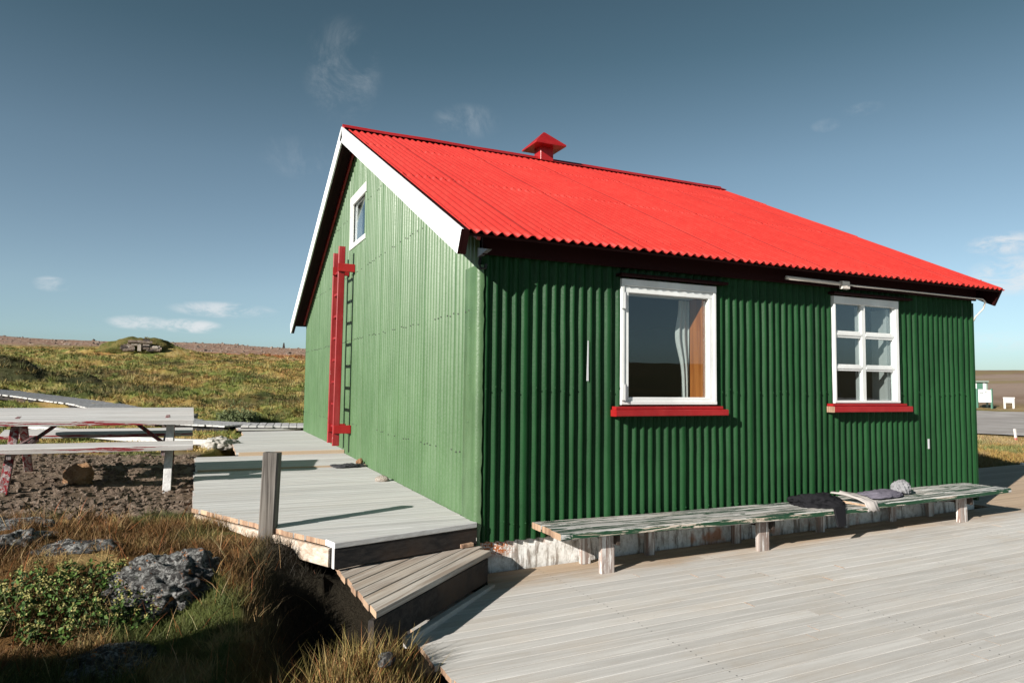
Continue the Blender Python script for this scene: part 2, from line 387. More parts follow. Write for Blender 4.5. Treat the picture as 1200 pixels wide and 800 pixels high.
def terrain(x, y, detail=True):
    d, th = polar(x, y)
    # far profiles
    zl = np.interp(d, [0, 14, 18.5, 37, 70, 110, 165, 230, 1500], [.2, .28, .32, 1.62, 3.7, 6.1, 9.35, 9.0, -30])
    zl = zl + np.clip(d-60, 0, 110)*np.interp(th, [-60, -36, -16, 0], [.004, .0022, -.0008, -.004])
    zr = np.interp(d, [0, 6, 12, 25, 56, 90, 190, 300, 420, 1500], [-.45, -.45, -.22, -.25, -.3, .6, 4.2, 8.8, 8.3, -30])
    zb = np.interp(d, [0, 10, 30, 200, 320, 1500], [-.42, -.42, -.3, 9.0, 9.6, -30])
    wl = sstep(6, -10, th)*sstep(-125, -85, th); wr = sstep(-10, 6, th)*sstep(125, 85, th)
    wb = np.clip(1-wl-wr, 0, 1)
    far = zl*wl+zr*wr+zb*wb
    # near ground
    left = np.interp(y, [-6, -1.75, -1.0, .15, 1.5, 3, 4.5, 10, 14], [-.42, -.41, -.20, .085, .12, .135, .22, .29, .32]) + .035*np.clip(-2.5-x, 0, 6)*sstep(-2.0, .5, y)
    right = np.interp(y, [-8, -2, -.9, -.25, 2, 8, 14], [-.5, -.5, -.5, -.14, -.10, -.05, .1])
    right = np.where(x > -.05, np.minimum(right, -.5), right)
    ex = np.where(y > -.33, edge_x(y), -1.78)
    lo = np.where(y > -.33, -.02, -.18) + np.where((y > -.33) & (y < .9), -.18*sstep(.9, .2, y), 0); hi = np.where(y > -.33, .22, .38)
    tt = sstep(0, 1, (x-(ex+lo))/(hi-lo))
    near = left*(1-tt)+right*tt
    near = near + .26*gauss(x, y, -1.40, -1.74, .28, .20) + .14*gauss(x, y, -1.08, -1.62, .16, .14)+ .06*gauss(x, y, -1.6, .05, .2)
    near = near + .14*gauss(x, y, -2.02, -.75, .24, .85) - .12*gauss(x, y, -1.5, -.85, .22, .5)
    near = near + 1.45*gauss(x, y, -4.2, -2.2, .85, .82) + .10*gauss(x, y, -3.1, .75, .6, .5)  # the tall mound is out of view, added to shade the foreground
    w = sstep(11.5, 17, d)
    wright = sstep(6.2, 8.0, x)
    near = near*(1-wright) + np.minimum(zr, -.24)*wright
    z = near*(1-w)+far*w
    # named hummocks
    z = z + 1.0*gauss(x, y, -8.9, 26.9, 1.7, .9, -.3) + .3*gauss(x, y, -5.6, 25.4, 1.2, .6, -.3)
    z = z + 1.3*gauss(x, y, -5.9, 63.2, 4.0, 2.0, -.4)
    if detail:
        fld = sstep(13, 22, d); road = sstep(-3, 1, road_uv(x, y)[0])*sstep(36, 30, road_uv(x, y)[0])*wr
        gm = gravel_mask(x, y)
        hum = fbm(x*.55, y*.55, 3, 4)-.5; tus = fbm(x*1.9, y*1.9, 23, 3)-.5; fine = fbm(x*7, y*7, 43, 3)-.5
        farf = sstep(60, 110, d)
        fld = fld*(1-.85*gauss(x, y, -5.8, 57.5, 5.0, 5.5))
        z = z + fld*(1-road)*((.42*hum+.34*tus)*(1-.75*farf)+fbm(x*.05, y*.05, 77, 3)*1.0*farf-.5*farf)*np.where(wr > .5, .55, 1.0)
        nearm = (1-fld)*(1-gm)*np.where(x > -1.0, .3, 1.0)
        z = z + nearm*(.10*tus+.05*fine) + (1-fld)*gm*.03*fine
    return z
def cover(x, y):
    """base colour of the ground and of the blades growing there"""
    d, th = polar(x, y)
    n1 = fbm(x*.33, y*.33, 5, 4); n2 = fbm(x*1.3, y*1.3, 15, 4); n3 = fbm(x*5, y*5, 25, 3); n4 = fbm(x*.09, y*.09, 35, 3)
    C_ = lambda *c: np.array(c)
    def mixc(a, b, f): return a*(1-f[..., None])+b*f[..., None]
    green = C_(.135, .160, .036); ochre = C_(.300, .205, .062); straw = C_(.36, .28, .12); rust = C_(.28, .125, .045); soil = C_(.05, .034, .022)
    c = mixc(green, ochre, sstep(.40, .58, n2*.5+n1*.5))
    c = mixc(c, straw, sstep(.50, .66, n3*.5+n2*.5)*.75)
    c = mixc(c, rust, sstep(.60, .72, n1*.6+n3*.4)*.8)
    heath_shade = np.clip(.75*sstep(.62, .70, fbm(x*.22+9, y*.22, 55, 4)) + 1.5*gauss(x, y, -8.8, 26.2, 1.9, 1.5, -.3) + 1.0*gauss(x, y, -5.8, 25.0, 1.6, .8, -.3), 0, 1)*sstep(13, 18, d)*sstep(95, 60, d)
    c = mixc(c, C_(.022, .024, .011), heath_shade*.9)  # dark heath also carries the painted shade of hummocks and the left mound
    wr = sstep(0, 12, th)*sstep(110, 85, th)
    rc = mixc(mixc(C_(.22, .145, .045), C_(.27, .20, .10), sstep(.4, .6, n2)), C_(.10, .12, .03), sstep(.56, .68, n1*.5+n2*.5)*.8)
    c = mixc(c, rc, wr*sstep(6, 10, d))
    hill = mixc(C_(.27, .20, .155), C_(.20, .135, .095), sstep(.4, .6, fbm(x*.012+3, y*.06, 61, 4)))
    hill = mixc(hill, C_(.22, .17, .075), sstep(.55, .65, fbm(x*.015, y*.07, 67, 3))*.7)
    c = mixc(c, hill, wr*sstep(62, 82, d))
    back = sstep(62, 80, np.abs(th))*sstep(9, 16, d); c = mixc(c, C_(.042, .038, .022), back*.85)  # unseen ground out of view painted dark to dim the window reflections
    # left: red heath band then stony fell
    wl = sstep(4, -8, th)
    b0 = 78+(n4-.5)*40 - np.interp(th, [-36, -16], [0, 14])
    redb = mixc(C_(.29, .105, .035), C_(.24, .14, .045), sstep(.4, .65, n1)); stony = mixc(C_(.30, .19, .135), C_(.215, .13, .092), sstep(.4, .62, n2))
    stony = mixc(stony, C_(.34, .27, .21), sstep(.58, .7, n3)*.6)
    c = mixc(c, redb, wl*sstep(0, 8, d-b0)*sstep(-34, -24, th)); c = mixc(c, stony, wl*sstep(14, 26, d-b0))
    sand = gauss(x, y, 8.5, 58, 6.5, 1.6, -.4); c = mixc(c, C_(.46, .33, .19), np.clip(sand*1.2, 0, 1)*wl)
    # near mound: rusty autumn grass and moss; ditch soil blackened to paint in its shade
    nm = (1-wr)*sstep(9.5, 7.0, d)
    mc = mixc(mixc(C_(.115, .062, .021), C_(.066, .078, .020), sstep(.49, .62, n2)), C_(.19, .068, .023), sstep(.52, .66, n3*.5+n1*.5)*.8)
    mc = mixc(mc, straw, sstep(.62, .72, n3)*.6); mc = mixc(mc, C_(.050, .046, .020), sstep(-2.02, -1.75, x)*sstep(.3, -.1, y)*sstep(-1.65, -1.3, y)*.8)  # flank above the ditch coloured dark in place of shade
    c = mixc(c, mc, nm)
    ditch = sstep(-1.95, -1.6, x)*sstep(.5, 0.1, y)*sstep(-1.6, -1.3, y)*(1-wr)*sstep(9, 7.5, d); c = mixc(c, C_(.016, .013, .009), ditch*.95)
    gm = gravel_mask(x, y); gc = mixc(C_(.20, .15, .11), C_(.115, .082, .055), sstep(.42, .62, n2*.5+n3*.5)); c = mixc(c, gc, gm)
    return c

def np_mesh(name, V, tris=None, quads=None, mat=None, colors=None, parent=None, smooth=True, kind=None):
    me = bpy.data.meshes.new(name); V = np.asarray(V, dtype=np.float32)
    me.vertices.add(len(V)); me.vertices.foreach_set('co', V.ravel())
    idx = []; starts = []; tot = 0
    for F_, k in ((tris, 3), (quads, 4)):
        if F_ is not None and len(F_):
            F_ = np.asarray(F_, dtype=np.int32); idx.append(F_.ravel()); starts.append(tot+np.arange(len(F_))*k); tot += F_.size
    idx = np.concatenate(idx); starts = np.concatenate(starts).astype(np.int32)
    me.loops.add(len(idx)); me.loops.foreach_set('vertex_index', idx)
    me.polygons.add(len(starts)); me.polygons.foreach_set('loop_start', starts)
    me.polygons.foreach_set('use_smooth', np.full(len(starts), smooth))
    if colors is not None:
        at = me.attributes.new('cover', 'FLOAT_COLOR', 'POINT')
        c4 = np.ones((len(V), 4), dtype=np.float32); c4[:, :3] = colors; at.data.foreach_set('color', c4.ravel())
    me.materials.append(mat); me.update(calc_edges=True)
    o = link(name, me, parent, Vector((0, 0, 0)) if parent is None else Vector(parent.location))
    if kind: o['kind'] = kind
    return o

def build_ground():
    ra = [0.0, .6]
    while ra[-1] < 1400: ra.append(ra[-1]*(1.0135 if ra[-1] < 40 else (1.012 if ra[-1] < 200 else 1.05)))
    ra = np.array(ra[1:])
    a1 = np.arange(-44, 44, .125); a2 = np.concatenate([np.arange(44, 60, .5), np.arange(60, 300, 3.0), np.arange(300, 316, .5)])
    an = np.radians(np.concatenate([a1, a2]))
    Rr, A = np.meshgrid(ra, an, indexing='ij')
    X = CC[0]+Rr*(np.cos(A)*FH[0]+np.sin(A)*RH[0]); Y = CC[1]+Rr*(np.cos(A)*FH[1]+np.sin(A)*RH[1])
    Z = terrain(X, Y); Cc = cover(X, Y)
    nr, na = X.shape
    V = np.stack([X.ravel(), Y.ravel(), Z.ravel()], 1); V = np.vstack([V, [[CC[0], CC[1], float(terrain(np.array([CC[0]]), np.array([CC[1]]))[0])]]])
    ci = np.vstack([Cc.reshape(-1, 3), [[.1, .08, .03]]])
    i = np.arange(nr-1)[:, None]; j = np.arange(na)[None, :]; j2 = (j+1) % na
    Q = np.stack([(i*na+j).ravel(), ((i+1)*na+j).ravel(), ((i+1)*na+j2).ravel(), (i*na+j2).ravel()], 1)
    Q = Q[:, ::-1]
    T = np.stack([np.full(na, len(V)-1), np.arange(na), (np.arange(na)+1) % na], 1)
    np_mesh('ground', V, tris=T[:, ::-1], quads=Q, mat=M['ground'], colors=ci, kind='structure')
build_ground()

def build_road():
    us = np.linspace(0, 30, 31); vs = np.linspace(-60, 45, 106)
    U, Vv = np.meshgrid(us, vs, indexing='ij')
    e = (fbm(Vv*.3, U*0, 8, 3)-.5)*2.2
    Uu = U + np.where(U < .5, e, 0) + np.where(U > 29.5, e*1.5, 0)
    X = 24.6+Uu*.957-Vv*.29; Y = 10.15+Uu*.29+Vv*.957
    Z = terrain(X, Y)+.05
    V = np.stack([X.ravel(), Y.ravel(), Z.ravel()], 1); n = len(vs)
    i = np.arange(len(us)-1)[:, None]; j = np.arange(n-1)[None, :]
    Q = np.stack([(i*n+j).ravel(), ((i+1)*n+j).ravel(), ((i+1)*n+j+1).ravel(), (i*n+j+1).ravel()], 1)
    np_mesh('road', V, quads=Q, mat=M['road'], kind='structure')
build_road()

# ------------------------------------------------------------------ vegetation
def blades(name, X, Y, h, w, lean=.35, cols=None, label=None, Z=None, bend=.5, jitter=.35, straight=False, kind='stuff', parent=None, dirs=None):
    n = len(X); Z = terrain(X, Y) if Z is None else Z
    a = RNG.uniform(0, 2*np.pi, n); la = RNG.uniform(0, 2*np.pi, n) if dirs is None else dirs; ll = RNG.uniform(.1, 1, n)*lean
    sx, sy = np.cos(a), np.sin(a); lx, ly = np.cos(la)*ll, np.sin(la)*ll
    def ring(q, wid):
        k = q+bend*q*q
        cx = X+lx*h*k; cy = Y+ly*h*k; cz = Z+h*q*np.sqrt(np.clip(1-(ll*.8)**2*q, .1, 1))-.01
        return (np.stack([cx-sx*w*wid, cy-sy*w*wid, cz], 1), np.stack([cx+sx*w*wid, cy+sy*w*wid, cz], 1))
    b0, b1 = ring(0, .5); m0, m1 = ring(.55, .36); tip, _ = ring(1.0, .0)
    V = np.stack([b0, b1, m0, m1, tip], 1).reshape(-1, 3); k = np.arange(n)*5
    T = np.concatenate([np.stack([k, k+1, k+3], 1), np.stack([k, k+3, k+2], 1), np.stack([k+2, k+3, k+4], 1)])
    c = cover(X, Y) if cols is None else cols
    c = c*RNG.uniform(1-jitter, 1+jitter*1.2, (n, 1))*RNG.uniform(.9, 1.1, (n, 3))
    o = np_mesh(name, V, tris=T, mat=M['blade'], colors=np.repeat(c, 5, 0), smooth=True, parent=parent)
    if kind: o['kind'] = kind
    if label: o['label'] = label; o['category'] = 'grass'
    return o

def on_left_mound(x, y):
    d, th = polar(x, y)
    ok = (x < edge_x(np.clip(y, -.33, 10))-.02) | (y < -.33)
    ok &= ~((x > -1.31) & (y > -1.56)); ok &= ~((x > -.97)) ; ok &= ~((y < -1.6) & (x > -1.05))
    ok &= gravel_mask(x, y) < .5
    return ok
def near_grass():
    n = 120000
    x = RNG.uniform(-5.2, -.95, n); y = RNG.uniform(-2.6, 2.4, n)
    k = on_left_mound(x, y) & (fbm(x*3, y*3, 71, 3) > .36) & ~((x > -1.90) & (y > -1.45) & (y < .15) & (RNG.random(n) < .55)); x, y = x[k], y[k]
    h = (.025+.075*fbm(x*2.2, y*2.2, 81, 3)**1.5*2)*RNG.uniform(.5, 1.5, len(x))
    tus = gauss(x, y, -1.40, -1.74, .30, .22); h = h*(1+1.1*tus)
    blades('grass', x, y, h, np.full(len(x), .0042), .8, label='short rust and green autumn grass on the rocky mound')
    # tussock: long straw stems
    n = 1500
    x = RNG.normal(-1.40, .19, n); y = RNG.normal(-1.74, .15, n); k = (x < -.98); x, y = x[k], y[k]; n = len(x)
    cols = np.array([.27, .19, .075])*np.ones((n, 1)); r = RNG.random(n); cols[r < .35] = (.14, .11, .03); cols[r > .85] = (.2, .08, .03)
    blades('tussock_grass', x, y, RNG.uniform(.12, .30, n), np.full(n, .0045), .55, cols, 'long straw coloured grass tussock beside the wooden step')
    # scattered dry stalks
    n = 1500
    x = RNG.uniform(-4.2, -1.3, n); y = RNG.uniform(-2.0, 1.5, n); k = on_left_mound(x, y) & ~((x > -1.80) & (y > -1.42) & (y < .25) & (RNG.random(n) < .8)); x, y = x[k], y[k]; n = len(x)
    cols = np.array([.30, .20, .09])*np.ones((n, 1)); r = RNG.random(n); cols[r < .4] = (.28, .10, .035); cols[r > .9] = (.42, .32, .17)
    blades('dry_stalks', x, y, RNG.uniform(.06, .24, n), np.full(n, .0032), .85, cols, 'dry rust coloured stalks scattered over the mound')
near_grass()
def field_grass():
    n = 230000
    d = np.exp(RNG.uniform(np.log(6.5), np.log(85), n)); th = np.radians(RNG.uniform(-41, -9, n))
    x = CC[0]+d*(np.cos(th)*FH[0]+np.sin(th)*RH[0]); y = CC[1]+d*(np.cos(th)*FH[1]+np.sin(th)*RH[1])
    k = (fbm(x*.9, y*.9, 101, 3) > .30) & (gravel_mask(x, y) < .4) & ~((x > edge_x(np.clip(y, -.33, 10))-.05) & (y < 11.5)) & (y > 1.4)
    k &= ~((np.abs(x-np.interp(y, [10.5, 11, 12, 13.8, 16, 18, 20, 23.5], [.5, -1.2, -2.5, -3.4, -4.5, -5.95, -7.7, -11.5])) < 1.15) & (y < 23.5) & (y > 10.3))
    x, y, d = x[k], y[k], d[k]
    h = RNG.uniform(.025, .10, len(x))*(.3+1.1*fbm(x*.6, y*.6, 111, 3))*np.clip(d/14, .55, 1.0); w = .0035+.0008*d
    blades('field_grass', x, y, h, w, .6, label='rough green and ochre grass of the open moor')
    nc = 5200
    dc = np.exp(RNG.uniform(np.log(9.5), np.log(80), nc)); tc = np.radians(RNG.uniform(-40, -10, nc))
    xc = CC[0]+dc*(np.cos(tc)*FH[0]+np.sin(tc)*RH[0]); yc = CC[1]+dc*(np.cos(tc)*FH[1]+np.sin(tc)*RH[1])
    k = (gravel_mask(xc, yc) < .3) & ~((xc > edge_x(np.clip(yc, -.33, 10))-.3) & (yc < 12.2)) & (yc > 1.6) & ~((np.abs(xc-np.interp(yc, [10.5, 11, 12, 13.8, 16, 18, 20, 23.5], [.5, -1.2, -2.5, -3.4, -4.5, -5.95, -7.7, -11.5])) < 1.35) & (yc < 23.5) & (yc > 10.2))
    xc, yc, dc = xc[k], yc[k], dc[k]; nc = len(xc); m_ = 26
    rr = RNG.uniform(.07, .20, nc)*np.clip(dc/22, .6, 1.5); a = RNG.uniform(0, 6.283, (nc, m_)); q = np.sqrt(RNG.random((nc, m_)))*rr[:, None]*.55
    x = (xc[:, None]+q*np.cos(a)).ravel(); y = (yc[:, None]+q*np.sin(a)).ravel(); dd = np.repeat(dc, m_)
    pal = np.array([(.27, .19, .06), (.12, .15, .04), (.33, .25, .10), (.07, .085, .025), (.15, .165, .045)]); ci = (.4*pal[RNG.integers(0, 5, nc)]+.6*cover(xc, yc))*RNG.uniform(.75, 1.2, (nc, 1))
    blades('tussocks', x, y, np.repeat(rr*RNG.uniform(.6, 1.1, nc), m_), .003+.0007*dd, 1.0, np.repeat(ci, m_, 0), 'separate grass tussocks dotting the moor', dirs=a.ravel(), jitter=.25)
    n = 60000
    d = np.exp(RNG.uniform(np.log(9), np.log(30), n)); th = np.radians(RNG.uniform(31, 41, n))
    x = CC[0]+d*(np.cos(th)*FH[0]+np.sin(th)*RH[0]); y = CC[1]+d*(np.cos(th)*FH[1]+np.sin(th)*RH[1])
    k = (y > 2.6) & (road_uv(x, y)[0] < -.6); x, y, d = x[k], y[k], d[k]
    blades('verge_grass', x, y, RNG.uniform(.05, .16, len(x)), .004+.0006*d, .7, label='dry ochre verge grass between the deck and gravel road')
field_grass()

def leaf_plant(name, cx, cy, rx, ry, hh, nst, cols, leaf, label, flower=None, seed=1, cat='plant'):
    rg = np.random.default_rng(seed); z0 = float(terrain(np.array([cx]), np.array([cy]))[0])
    root = thing(name, (cx, cy, z0), label, cat)
    V = []; Q = []; Cc = []; FV = []; FQ = []; FC = []; st = MB()
    for s_ in range(nst):
        r = math.sqrt(rg.random()); a = rg.random()*6.283
        x = cx+rx*r*math.cos(a); y = cy+ry*r*math.sin(a); z = float(terrain(np.array([x]), np.array([y]))[0])
        H = hh*(1-.55*r*r)*rg.uniform(.7, 1.2); lx, ly = rg.normal(0, .25, 2)
        top = Vector((x+lx*H, y+ly*H, z+H))
        if s_ % 3 == 0: st.tube([(x, y, z-.01), tuple(top)], .0035, M['blade_stem'], 4)
        for q in range(rg.integers(7, 12)):
            f = rg.uniform(.25, 1.0); p = Vector((x, y, z)).lerp(top, f)+Vector(rg.normal(0, leaf*.9, 3))
            n_ = Vector(rg.normal(0, 1, 3))+Vector((-.5, -.4, 1.0)); n_.normalize(); u = n_.orthogonal().normalized(); u = Matrix.Rotation(rg.random()*6.28, 3, n_) @ u; v = n_.cross(u)
            L = leaf*rg.uniform(.7, 1.4); W = L*.55; o = len(V)
            V += [p-u*L, p-v*W+n_*L*.12, p+u*L, p+v*W+n_*L*.12]; Q.append((o, o+1, o+2, o+3))
            c = np.array(cols[rg.integers(len(cols))])*rg.uniform(.7, 1.3); Cc += [c]*4
        if flower is not None and rg.random() < flower[1]:
            for q in range(rg.integers(8, 16)):
                p = top+Vector(rg.normal(0, leaf*.55, 3))+Vector((0, 0, leaf*.4)); L = leaf*.42; o = len(FV)
                n_ = Vector(rg.normal(0, 1, 3)).normalized(); u = n_.orthogonal().normalized(); v = n_.cross(u)
                FV += [p-u*L, p-v*L, p+u*L, p+v*L]; FQ.append((o, o+1, o+2, o+3)); FC += [np.array(flower[0])*rg.uniform(.75, 1.25)]*4
    off = np.array([cx, cy, z0])
    np_mesh('foliage', np.array(V)-off, quads=Q, mat=M['blade'], colors=np.array(Cc), parent=root, smooth=False)
    if FV: np_mesh('flower_heads', np.array(FV)-off, quads=FQ, mat=M['blade'], colors=np.array(FC), parent=root, smooth=False)
    st.build('stems', root)['kind'] = 'stuff'
    return root
M['blade_stem'] = m_plain('green_stem', (.08, .09, .03), .7)
leaf_plant('leafy_plant', -2.93, -.50, .62, .40, .19, 300, [(.045, .092, .016), (.065, .115, .02), (.03, .06, .014)], .016,
           'low bright green plant with yellowish flower heads below the lichen boulder', ((.24, .22, .075), .7), 3)
leaf_plant('bush', -1.15, 12.9, .47, .42, .40, 420, [(.085, .11, .045), (.11, .14, .06), (.13, .15, .065)], .026,
           'rounded grey green bush behind the boardwalk', None, 4, 'bush')

# ------------------------------------------------------------------ rocks
def rock_mesh(name, c, size, seed, mat, sub=4, amp=.28, rough=.12, rotz=0.0, flat=.25):
    import bmesh
    bm = bmesh.new(); bmesh.ops.create_icosphere(bm, subdivisions=sub, radius=1.0)
    sv = Vector((seed*7.3, seed*3.1, seed*5.7))
    for v in bm.verts:
        p = v.co.copy()
        k = mnoise.noise(p*1.1+sv)*amp + mnoise.noise(p*2.4+sv)*amp*.5 + mnoise.fractal(p*5+sv, .9, 2.1, 4)*rough
        q = p*(1+k)
        cell = mnoise.cell(q*2.2+sv)
        q = q*(1+(cell-.5)*.07)
        if q.z < -flat: q.z = -flat+(q.z+flat)*.3
        v.co = (q.x*size[0], q.y*size[1], q.z*size[2])
    bmesh.ops.rotate(bm, verts=bm.verts, matrix=Matrix.Rotation(rotz, 3, 'Z'))
    me = bpy.data.meshes.new(name); bm.to_mesh(me); bm.free(); me.materials.append(mat)
    me.polygons.foreach_set('use_smooth', [True]*len(me.polygons))
    at = me.attributes.new('tone', 'FLOAT', 'POINT'); at.data.foreach_set('value', [random.random()]*len(me.vertices))
    return link(name, me, None, Vector(c))
def boulder(c, size, seed, label, mat='rock', name='boulder', sub=5, cat='rock', group=None, **kw):
    return tag(rock_mesh(name, c, size, seed, M[mat], sub, **kw), label, cat, group)
boulder((-2.36, -.40, -.07), (.41, .31, .24), 2, 'big grey lichen covered boulder in the middle of the mound', rotz=.25, rough=.165, sub=6)
boulder((-3.46, .55, .05), (.36, .26, .20), 5, 'pale lichen boulder at the left edge above the leafy plant', rotz=.5, rough=.2)
boulder((-3.66, 1.12, .12), (.42, .24, .16), 6, 'dark boulder among grass nearest the picnic table leg', rotz=-.2)
boulder((-3.0, .36, .08), (.30, .20, .13), 8, 'low dark flat rock between the two biggest boulders', rotz=.1)
boulder((-2.66, -1.10, -.27), (.26, .18, .13), 9, 'half buried lichen rock below the leafy plant', rotz=.2)
boulder((-1.98, -.58, -.13), (.10, .08, .07), 12, 'small grey rock just right of the big lichen boulder', sub=4)
boulder((-1.27, -1.84, -.16), (.05, .035, .055), 13, 'small lichen speckled rock poking out of the straw tussock', sub=4)
boulder((-3.42, 3.62, .26), (.155, .13, .17), 14, 'rusty brown rock on gravel under the picnic table', mat='rock_red', sub=4)
boulder((-.17, 2.6, .225), (.085, .065, .055), 15, 'pale stone lying on the ramp by the green gable', mat='stone', name='stone', sub=3, cat='stone', amp=.2)
boulder((-.10, 4.15, .27), (.05, .05, .055), 16, 'small brown stone beside the black rubber scrap', mat='rock_red', name='stone', sub=3, cat='stone')
# driftwood lump beside the ramp
boulder((-1.84, 7.2, .28), (.30, .22, .17), 21, 'knobbly bleached driftwood stump at the ramp edge', mat='driftwood', name='driftwood_stump', cat='driftwood', amp=.35, rough=.13)
boulder((-2.45, 12.9, .52), (.42, .14, .10), 22, 'low pale stone at the boardwalk in front of the bush', mat='stone', name='stone', sub=3, cat='stone')

def scatter_stones(name, X, Y, S, mat, label, cat='stones'):
    import bmesh
    bm = bmesh.new(); bmesh.ops.create_icosphere(bm, subdivisions=1, radius=1.0); bv = np.array([v.co[:] for v in bm.verts]); bf = np.array([[v.index for v in f.verts] for f in bm.faces]); bm.free()
    n = len(X); Z = terrain(X, Y)
    a = RNG.uniform(0, 6.28, n); k = RNG.uniform(.6, 1.4, (n, len(bv), 1)); sc3 = RNG.uniform(.6, 1.3, (n, 1, 3))
    P = bv[None]*k*sc3*S[:, None, None]; ca, sa = np.cos(a)[:, None], np.sin(a)[:, None]
    P = np.stack([P[..., 0]*ca-P[..., 1]*sa, P[..., 0]*sa+P[..., 1]*ca, P[..., 2]*.7], 2)
    P = P+np.stack([X, Y, Z+S*.15], 1)[:, None, :]
    T = (bf[None]+(np.arange(n)*len(bv))[:, None, None]).reshape(-1, 3)
    o = np_mesh(name, P.reshape(-1, 3), tris=T, mat=mat, smooth=False, kind='stuff'); o['label'] = label; o['category'] = cat
n = 5200; gx = RNG.uniform(-6, -2.1, n); gy = RNG.uniform(1.4, 6.2, n); k = gravel_mask(gx, gy) > .3
scatter_stones('gravel', gx[k], gy[k], np.clip(RNG.exponential(.012, k.sum())+.004, 0, .055), M['gravel'], 'loose brown gravel under the picnic table')
n = 1500; gx = RNG.uniform(-4.6, -2.3, n); gy = RNG.normal(1.95, .3, n)
scatter_stones('gravel', gx, gy, np.clip(RNG.exponential(.012, n)+.005, 0, .05), M['gravel'], 'coarse gravel along the near edge of the picnic place')
n = 1600; d = RNG.uniform(95, 185, n); th = np.radians(RNG.uniform(-42, -10, n))
fx = CC[0]+d*(np.cos(th)*FH[0]+np.sin(th)*RH[0]); fy = CC[1]+d*(np.cos(th)*FH[1]+np.sin(th)*RH[1])
scatter_stones('scree', fx, fy, np.clip(RNG.exponential(.065, n)+.05, 0, .36), M['scree'], 'scattered stones on the bare brown fell')

# ------------------------------------------------------------------ decks
def deck_z(x): return -.262+.02*x
def build_deck():
    mb = MB(); w = .112; gap = .006; y = -.03
    i = 0
    while y > -9.2:
        yc = y-w/2; x0 = -.88+random.uniform(-.035, .035)+ (0.0 if yc > -1.15 else -.03) - max(0, -1.9-yc)*.02; x1 = 12.6
        segs = [x0]; x = x0+random.uniform(2.0, 4.0)
        while x < x1-1.0: segs.append(x); x += random.uniform(3.2, 4.4)
        segs.append(x1)
        for a, b in zip(segs[:-1], segs[1:]):
            j = random.uniform(-.0015, .0015)
            mb.plank((a+.002, yc, deck_z(a)-.017+j), (b-.002, yc, deck_z(b)-.017+j), w-gap+random.uniform(-.002, 0), .034, mat=M['deck'], bev=.0022, seg=.9, jit=.0012, end=M['wood_end'])
        y -= w; i += 1
    # the part that runs on past the far gable
    y = -.03
    while y < 2.35:
        yc = y+w/2; a = 7.12
        mb.plank((a, yc, deck_z(a)-.017), (12.6, yc, deck_z(12.6)-.017), w-gap, .034, mat=M['deck'], bev=.004, seg=1.2, jit=.001, end=M['wood_end']); y += w
    for yy in (-.6, -2.4, -4.2, -6.0, -7.8):
        mb.plank((-.8, yy, deck_z(-.8)-.085), (12.5, yy, deck_z(12.5)-.085), .07, .09, mat=M['wood_dark'])
    mb.plank((-.80, -9.0, -.36), (-.80, -.2, -.36), .05, .12, mat=M['wood_dark'])
    # nail heads in two rows
    for xx in (.55, 2.2, 3.9, 5.6, 7.3):
        y = -.03
        while y > -6:
            for o in (-.03, .03):
                cx = xx+random.uniform(-.01, .01); cz = deck_z(cx)+.001; cy = y-w/2+o
                mb.add([(cx-.004, cy-.004, cz), (cx+.004, cy-.004, cz), (cx+.004, cy+.004, cz), (cx-.004, cy+.004, cz)], [(0, 1, 2, 3)], M['iron'])
            y -= w
    tag(mb.build('deck', None), kind='structure')
build_deck()

